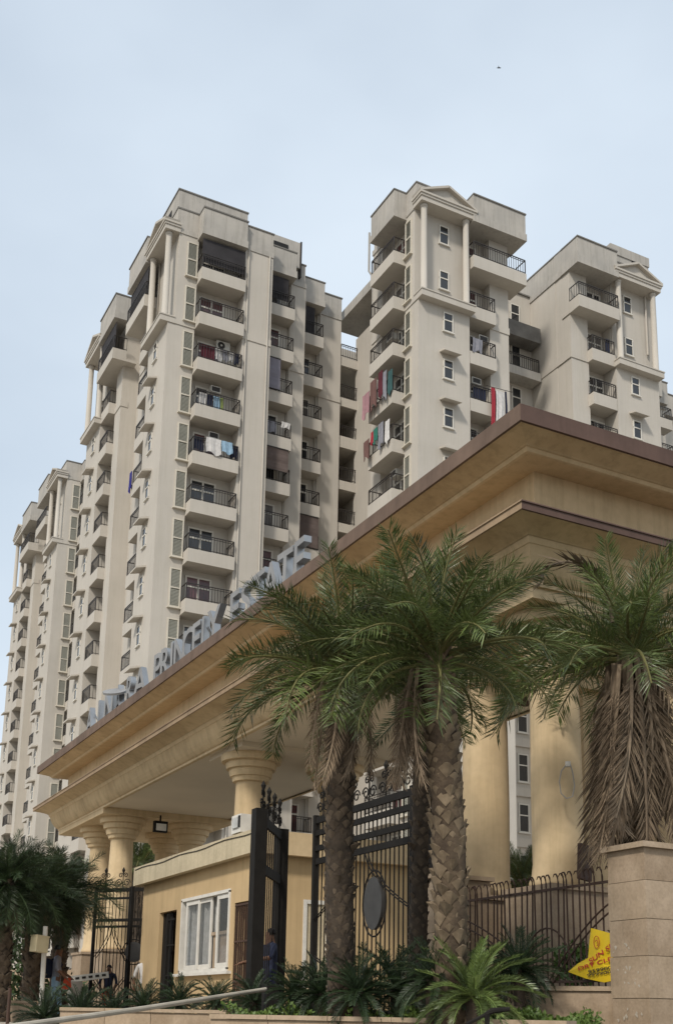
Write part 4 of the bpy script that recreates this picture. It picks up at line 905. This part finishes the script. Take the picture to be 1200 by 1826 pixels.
# wall lamp bracket on the wide pier, plate on column, cable loop
m = MB(); m.box(9.352, 9.47, 9.36, 9.44, 1.83, 1.93); m.bar((9.42, 9.4, 1.72), (9.42, 9.4, 2.02), 0.025); tag(m.build('wall_bracket', M['iron']), 'small black bracket on the right side of the wide pier', 'bracket')
q = at(1042, 1536, 15.1); m = MB(); m.box(-0.13, 0.13, -0.03, 0.03, -0.25, 0.22); tag(m.build('metal_plate', M['rust'], loc=q, rot=(0, 0.08, 0.3)), 'dark rusty plate leaning behind the fence beside the right column', 'plate')
q = at(1012, 1362, 15.25); m = MB(); lp = [(-0.01, 0.0), (-0.09, -0.1), (-0.12, -0.25), (-0.1, -0.4), (-0.03, -0.47), (0.05, -0.44), (0.08, -0.3), (0.06, -0.12), (0.03, 0.0)]
m.tube([q + Vector((RW.x, RW.y, 0)) * a_ + Vector((0, 0, z_)) for a_, z_ in lp], 0.009, 5); m.lathe([(0.03, -0.03), (0.03, 0.03)], (0, 0), 8)
CL = thing('cable_loop', 'loose cable loop hanging on the right column', 'cable', q); mm = MB(); mm.tube([q + Vector((RW.x, RW.y, 0)) * a_ + Vector((0, 0, z_)) for a_, z_ in lp], 0.009, 5); mm.build('cable', M['pipe'], CL); mm = MB(); mm.lathe([(0.035, -0.04), (0.035, 0.03)], (q.x, q.y), 8); mm.v = [(x, y, z + q.z) for x, y, z in mm.v]; mm.build('socket', M['white'], CL)
q = at(868, 1808, 11.0); m = MB(); m.tube([q + Vector((0, 0, -0.12)), q + Vector((0, 0, 0.0)), q + Vector((RW.x, RW.y, 0)) * 0.05 + Vector((0, 0, 0.03)), q + Vector((RW.x, RW.y, 0)) * 0.22 + Vector((0, 0, 0.05))], [0.025, 0.03, 0.03, 0.022], 8); m.tube([q, q - Vector((RW.x, RW.y, 0)) * 0.2 - Vector((0, 0, 0.1))], 0.018, 6); tag(m.build('pipe_elbow', M['iron']), 'black pipe elbow on the planter edge below the bright sago palm', 'pipe')
# boundary wall and hedge far left
m = MB(); a = at(-120, 1700, 38); b = at(150, 1700, 36); m.bar((a.x, a.y, 0.75), (b.x, b.y, 0.75), 0.2, 1.5); tag(m.build('boundary_wall', M['stone']), 'low boundary wall in shade behind the left palms', 'wall')
# bird
BD = thing('bird', 'tiny dark bird high in the sky', 'bird', at(888, 121, 60)); m = MB(); k = Vector((RW.x, RW.y, 0))
m.tube([k * -0.09, Vector((0, 0, 0)), k * 0.1, k * 0.15], [0.006, 0.03, 0.025, 0.004], 6); m.add([(0, 0, 0.02), tuple(k * 0.03 + Vector((0, 0.02, 0.13))), tuple(k * 0.07 + Vector((0, 0, 0.02)))], [(0, 1, 2)]); m.add([(0, 0, 0.02), tuple(k * -0.05 + Vector((0, -0.1, 0.08))), tuple(k * 0.05 + Vector((0, 0, 0.02)))], [(0, 1, 2)]); m.build('body', M['iron'], BD, loc=(0, 0, 0))

# ================================================================== BALCONY THINGS
def fput(name, mb, mt, F, label, cat, group=None):
    o = mb.build(name, mt); o.matrix_basis = F; return tag(o, label, cat, group)
def ac_unit(F, s, n, z, kind, label):
    T = thing('air_conditioner', label, 'air conditioner', F @ Vector((s, n, z))); L = Matrix.Translation(-T.location) @ F
    w_, h_, d_ = (0.9, 0.62, 0.32) if kind == 'split' else (0.66, 0.42, 0.55)
    m = MB(); m.box(s, s + w_, n, n + d_, z, z + h_); m.build('case', M['ac'], T).matrix_basis = L
    m = MB()
    if kind == 'split':
        m.prism([(s + 0.32 + 0.24 * math.cos(a), z + 0.31 + 0.24 * math.sin(a)) for a in [2 * math.pi * i / 24 for i in range(24)]], n + d_ + 0.002, n + d_ + 0.012, lambda a, b, h: (a, h, b)); m.build('fan_guard', M['rail'], T).matrix_basis = L
        m = MB(); m.prism([(s + 0.32 + 0.07 * math.cos(a), z + 0.31 + 0.07 * math.sin(a)) for a in [2 * math.pi * i / 12 for i in range(12)]], n + d_ + 0.012, n + d_ + 0.02, lambda a, b, h: (a, h, b)); m.build('hub', M['ac'], T).matrix_basis = L
    else:
        m.box(s + 0.06, s + w_ - 0.06, n + d_ + 0.002, n + d_ + 0.012, z + 0.06, z + h_ - 0.06); m.build('grille', M['rail'], T).matrix_basis = L
def zk(k): return Z0 + FH * k
ac_unit(FBA, 3.3, -0.45, zk(12) + 2.35, 'split', 'white outdoor air conditioner with fan high on a balcony of the left tower')
ac_unit(FBA, 3.0, -0.5, zk(11) + 2.35, 'win', 'window air conditioner two floors above the balcony with blue towel')
ac_unit(FBA, 3.0, -0.5, zk(10) + 2.35, 'win', 'window air conditioner one floor above the balcony with empty railing')
ac_unit(FBB, 3.0, -0.5, zk(12) + 2.2, 'win', 'window air conditioner above the hung clothes on the middle tower side')
ac_unit(FBB, 2.4, -0.5, zk(9) + 2.2, 'win', 'window air conditioner on the middle tower side just above the canopy edge')
ac_unit(FPB, 4.75, -1.2, zk(12) + 2.2, 'win', 'window air conditioner on a front balcony of the middle tower right of its columns')
ac_unit(FPB, 4.2, -1.2, zk(11) + 2.3, 'win', 'window air conditioner one floor above the red cloth')
rc = random.Random(12); GARM = {}
def garment(F, s, n, ztop, w_, h_, cname, label, group):
    m = MB(); nx, nz_ = 6, 4; ph = rc.uniform(0, 6)
    def P_(i, j, o): return (s + w_ * i / nx + 0.03 * math.sin(j + ph), n + 0.03 * math.sin(i * 1.9 + ph) * (0.4 + j / nz_) + o, ztop - h_ * j / nz_ * (1 + 0.12 * math.sin(i * 1.1 + ph)))
    for o in (0, -0.02):
        b = [P_(i, j, o) for j in range(nz_ + 1) for i in range(nx + 1)]
        m.add(b, [(j * (nx + 1) + i, j * (nx + 1) + i + 1, (j + 1) * (nx + 1) + i + 1, (j + 1) * (nx + 1) + i) for j in range(nz_) for i in range(nx)])
    fput('hanging_cloth', m, M[cname], F, label, 'laundry', group)
z = zk(12) + 1.8; gp = 'laundry on the left tower below its string course'
for s, w_, h_, c, lb in ((2.0, 0.9, 1.0, 'maroon_c', 'maroon cloth hung over the balcony rail below the outdoor fan unit'), (2.95, 0.4, 0.8, 'white_c', 'white cloth right of the maroon cloth'), (3.4, 0.35, 0.7, 'grey_c', 'grey cloth in the middle of the fan unit balcony'), (3.8, 0.3, 0.6, 'white_c', 'small white cloth near the right end of the fan unit balcony'), (4.2, 0.3, 0.7, 'navy_c', 'dark cloth at the right end of the fan unit balcony')):
    garment(FBA, s, 0.72, z, w_, h_, c, lb, gp)
z = zk(11) + 1.7; gp = 'laundry on the left tower second laundry balcony'
for s, w_, h_, c, lb in ((2.0, 0.5, 0.85, 'white_c', 'white cloth behind the railing under the first window unit'), (2.55, 0.35, 0.85, 'navy_c', 'dark cloth behind the railing under the first window unit'), (3.0, 0.4, 0.9, 'blue_c', 'pale blue cloth behind the railing under the first window unit'), (3.42, 0.2, 0.9, 'lime_c', 'narrow lime cloth behind the railing under the first window unit')):
    garment(FBA, s, 0.66, z, w_, h_, c, lb, gp)
z = zk(10) + 1.86; gp = 'laundry on the left tower balcony with the blue towel'
for s, w_, h_, c, lb in ((1.85, 0.6, 0.9, 'navy_c', 'black cloth at the left end of the blue towel balcony'), (2.55, 0.95, 1.0, 'white_c', 'white checked sheet left of the blue towel'), (3.55, 0.7, 0.75, 'blue_c', 'light blue towel hung over the balcony rail'), (4.2, 0.45, 0.9, 'navy_c', 'black cloth right of the blue towel')):
    garment(FBA, s, 0.93 if c != 'navy_c' else 0.72, z, w_, h_, c, lb, gp)
z = zk(11) + 2.3; gp = 'clothes hung outside the upper laundry balcony of the middle tower'
for s, n, dz, w_, h_, c, lb in ((3.55, 1.25, -0.6, 0.85, 1.5, 'pink_c', 'pink cloth at the outer end of the upper clothes line'), (2.75, 1.2, -0.1, 0.8, 1.8, 'brown_c', 'brown cloth left of centre on the upper clothes line'), (2.3, 1.1, 0.15, 0.5, 1.7, 'maroon_c', 'dark red cloth on the upper clothes line'), (1.85, 1.05, -0.05, 0.5, 1.8, 'grey_c', 'grey cloth on the upper clothes line'), (1.4, 0.95, -0.2, 0.5, 1.5, 'teal_c', 'teal cloth at the corner of the upper clothes line')):
    garment(FBB, s, n, z + dz, w_, h_, c, lb, gp)
z = zk(10) + 2.0; gp = 'clothes hung outside the lower laundry balcony of the middle tower'
for s, n, dz, w_, h_, c, lb in ((3.6, 1.2, -0.3, 0.7, 1.2, 'brown_c', 'brown cloth at the outer end of the lower clothes line'), (3.25, 1.1, 0.05, 0.35, 0.8, 'red_c', 'red cloth on the lower clothes line'), (2.75, 1.1, 0.1, 0.5, 0.9, 'green_c', 'green cloth on the lower clothes line'), (2.15, 1.05, 0.2, 0.6, 1.5, 'grey_c', 'grey cloth on the lower clothes line'), (1.6, 1.0, 0.05, 0.5, 1.4, 'white_c', 'pale cloth at the corner of the lower clothes line')):
    garment(FBB, s, n, z + dz, w_, h_, c, lb, gp)
garment(FPB, 4.95, 0.25, zk(11) + 1.75, 0.3, 2.7, 'red_c', 'long red cloth hanging just above the canopy corner', 'cloths above the canopy corner')
garment(FPB, 5.3, 0.25, zk(11) + 1.65, 0.6, 2.3, 'white_c', 'white patterned cloth right of the long red cloth', 'cloths above the canopy corner')
garment(FPB, 5.97, 0.25, zk(11) + 1.75, 0.14, 2.2, 'navy_c', 'narrow black cloth right of the white patterned cloth', 'cloths above the canopy corner')
m = MB(); m.tube([FPB @ Vector((4.6, 0.25, zk(11) + 1.75)), FPB @ Vector((6.5, 0.25, zk(11) + 1.85))], 0.02, 5); tag(m.build('clothes_line', M['rail']), 'clothes line rod above the canopy corner', 'clothes line')
garment(FPA, 5.3, 0.1, zk(10) + 1.7, 0.45, 1.3, 'royal_c', 'royal blue cloth over the small balcony rail on the shaded side of the left tower', None)
garment(fa, 27.2, -61.2, zk(11) + 1.85, 0.6, 0.4, 'white_c', 'small white towel over a rail in the second balcony stack of the left tower', None)
garment(fa, 26.1, -61.3, zk(11) + 1.75, 0.8, 0.8, 'grey_c', 'grey cloth behind the rail in the second balcony stack of the left tower', None)
garment(FPC, 4.0, -0.1, zk(13) + 1.9, 0.3, 1.0, 'navy_c', 'dark cloth hanging on the upper small balcony of the right tower', None)
garment(FPB, 3.8, 0.02, zk(12) + 1.75, 0.7, 0.9, 'grey_c', 'grey cloth over the rail of a front balcony of the middle tower', None)
garment(FPB, 3.9, -0.1, zk(11) + 1.7, 0.9, 0.85, 'navy_c', 'dark cloths on the balcony beside the long red cloth', None)
def blind(F, s0, s1, n, z0, z1, mt, label):
    T = thing('roller_blind', label, 'blind', F @ Vector(((s0 + s1) / 2, n, z0))); L = Matrix.Translation(-T.location) @ F
    m = MB(); k = 8
    for i in range(k):
        a, b = z0 + (z1 - z0) * i / k, z0 + (z1 - z0) * (i + 1) / k; w0 = 0.03 * math.sin(i * 1.7); w1 = 0.03 * math.sin(i * 1.7 + 1.7)
        m.add([(s0, n + w0, a), (s1, n + w0 * 0.5, a), (s1, n + w1 * 0.5, b), (s0, n + w1, b)], [(0, 1, 2, 3)])
    m.build('sheet', M[mt], T).matrix_basis = L
    m = MB(); m.bar((s0, n, z1), (s1, n, z1), 0.07); m.bar((s0, n, z0), (s1, n, z0), 0.04); m.build('roller', M['rail'], T).matrix_basis = L
blind(fa, 25.9, 27.0, -61.17, zk(12) + 0.85, zk(12) + 3.05, 'blind_grey', 'lilac grey blind covering half a balcony of the left tower')
blind(fa, 25.9, 27.75, -61.2, zk(10) + 1.5, zk(10) + 3.05, 'blind_brown', 'brown blind rolled halfway down two floors below the lilac one')
blind(fa, 29.15, 30.95, -63.15, zk(9) + 0.85, zk(9) + 3.05, 'blind_brown', 'full length dark brown blind in the third balcony stack of the left tower')

# ================================================================== PEOPLE
def person(label, base, hgt, face, shirt, trousers, arm_l, arm_r, step=0.12, lean=0.0):
    """one continuous skinned body; local x = the person's right, y = forward"""
    k = hgt / 1.72; P_ = thing('person', label, 'person', base); P_.rotation_euler = (0, 0, face)
    V, E_, Rr = [], [], []
    def add(p, r, par=None):
        V.append(Vector((p[0] * k, p[1] * k, p[2] * k))); Rr.append(r * k); i = len(V) - 1
        if par is not None: E_.append((par, i))
        return i
    pel = add((0, 0, 0.93), 0.135); wa = add((0, lean * 0.3, 1.08), 0.12, pel); ch = add((0, lean * 0.7, 1.28), 0.145, wa); nk = add((0, lean, 1.46), 0.06, ch); hd = add((0, lean + 0.02, 1.56), 0.078, nk); tp = add((0, lean + 0.015, 1.66), 0.075, hd); add((0, lean + 0.105, 1.565), 0.014, hd)
    for sx, st in ((-1, step), (1, -step)):
        hp_ = add((sx * 0.1, 0, 0.86), 0.095, pel); kn = add((sx * 0.11, st * 0.6 + 0.03, 0.48), 0.062, hp_); an = add((sx * 0.11, st, 0.09), 0.042, kn); add((sx * 0.12, st + 0.15, 0.035), 0.035, an)
    for sx, (el_, ha) in ((-1, arm_l), (1, arm_r)):
        sh = add((sx * 0.19, lean * 0.9, 1.40), 0.06, ch); e_ = add(el_, 0.043, sh); h_ = add(ha, 0.032, e_)
        d = (Vector(ha) - Vector(el_)).normalized(); s_ = d.cross(Vector((0.1, 0.3, 1))).normalized()
        pm = add(tuple(Vector(ha) + d * 0.06), 0.03, h_)
        for q, ln in ((-0.03, 0.06), (-0.01, 0.08), (0.01, 0.085), (0.03, 0.07)):
            f1 = add(tuple(Vector(ha) + d * (0.09) + s_ * q), 0.0095, pm); add(tuple(Vector(ha) + d * (0.09 + ln) + s_ * q * 1.1 + Vector((0, 0, -0.012))), 0.008, f1)
        add(tuple(Vector(ha) + d * 0.06 + s_ * -0.06), 0.01, h_)
    me = bpy.data.meshes.new('body'); me.from_pydata(V, E_, []); o = bpy.data.objects.new('body', me); COL.objects.link(o)
    sk = o.modifiers.new('skin', 'SKIN'); sk.use_smooth_shade = True
    for i, sv in enumerate(me.skin_vertices[0].data): sv.radius = (Rr[i], Rr[i]); sv.use_root = (i == 0)
    o.modifiers.new('sub', 'SUBSURF').levels = 1
    bpy.context.view_layer.update(); nm = bpy.data.meshes.new_from_object(o.evaluated_get(bpy.context.evaluated_depsgraph_get())); bpy.data.objects.remove(o)
    nm.materials.clear()
    for mm in (shirt, trousers, 'skin', 'black'): nm.materials.append(M[mm])
    for p in nm.polygons:
        c = p.center / k; a = abs(c.x); ha = min((c - Vector(arm_l[1])).length, (c - Vector(arm_r[1])).length); fa_ = min((c - (Vector(x[0]) * 0.45 + Vector(x[1]) * 0.55)).length for x in (arm_l, arm_r))
        p.material_index = 2 if (c.z > 1.455 or ha < 0.19 or fa_ < 0.1) else (3 if c.z < 0.075 else (1 if c.z < 0.95 else 0)); p.use_smooth = True
    b = place('body', nm, P_, loc=(0, 0, 0))
    h = MB(); cc = Vector((0, (lean + 0.005) * k, 1.605 * k))
    for i in range(1): h.lathe([(0.083 * k * math.cos(a), cc.z + 0.098 * k * math.sin(a)) for a in [R(x) for x in (-8, 12, 32, 52, 70, 86)]], (0, cc.y - 0.016 * k), 16)
    place('hair', h.mesh('hair', M['hair'], True), P_, loc=(0, 0, 0))
    return P_
def face_dir(v): return math.atan2(v.y, v.x) - math.pi / 2
RD = Vector((RW.x, RW.y, 0)).normalized(); FD = Vector((FW.x, FW.y, 0)).normalized()
q = at(104, 1700, 27.0); person('person with a dark backpack and grey shirt standing left of the striped barrier', (q.x, q.y, 0), 1.78, face_dir(RD + FD * 0.2), 'grey_c', 'blue_c', ((-0.26, 0.05, 1.14), (-0.2, 0.25, 1.02)), ((0.26, 0.02, 1.14), (0.22, 0.2, 0.98)))
bp = thing('backpack', 'large dark blue backpack worn by the person at the barrier', 'backpack', (q.x, q.y, 1.0)); m = MB(); c = Vector((q.x, q.y, 0)) - RD * 0.24 - FD * 0.03
m.lathe([(0.1, 0.98), (0.17, 1.02), (0.19, 1.15), (0.17, 1.32), (0.1, 1.42), (0.03, 1.44)], (c.x, c.y), 14); m.build('bag', M['navy_c'], bp, True)
m = MB(); m.tube([c + RD * 0.1 + Vector((0, 0, 1.4)), c + RD * 0.25 + Vector((0, 0, 1.47)), c + RD * 0.37 + Vector((0, 0, 1.3)), c + RD * 0.2 + Vector((0, 0, 1.02))], 0.02, 6); m.build('strap', M['navy_c'], bp)
q2 = at(118, 1765, 27.8); m = MB(); m.add([tuple(q2 + RD * -0.12), tuple(q2 + RD * 0.14), tuple(q2 + RD * 0.1 + Vector((0, 0, 0.3))), tuple(q2 + RD * -0.05 + Vector((0, 0, 0.28))), tuple(q2 + FD * 0.1 + Vector((0, 0, 0.12)))], [(0, 1, 2, 3), (0, 1, 4), (1, 2, 4), (2, 3, 4), (3, 0, 4)]); tag(m.build('carry_bag', M['orange_c']), 'small red carry bag held low by the person with the backpack', 'bag')
q = at(197, 1700, 31); person('person in dark clothes behind the right end of the striped barrier', (q.x, q.y, 0), 1.5, face_dir(-FD), 'navy_c', 'orange_c', ((-0.27, 0.06, 1.12), (-0.2, 0.22, 0.95)), ((0.27, 0.06, 1.12), (0.2, 0.22, 0.95)), 0.05)
q = at(482, 1700, 19.9); person('guard in dark navy uniform reaching towards the grille door beside the swung gate', (q.x, q.y, 0), 1.74, face_dir(-RD - FD * 0.5), 'navy_c', 'navy_c', ((-0.32, 0.12, 1.18), (-0.3, 0.36, 1.14)), ((0.3, 0.14, 1.16), (0.24, 0.4, 1.1)), 0.08)
q = at(262, 1700, 28.9); person('person in pale shirt half hidden at the far corner of the guard hut', (q.x, q.y, 0), 1.72, face_dir(-FD), 'white_c', 'khaki_c', ((-0.27, 0.03, 1.12), (-0.26, 0.1, 0.88)), ((0.27, 0.03, 1.12), (0.26, 0.1, 0.88)), 0.04)
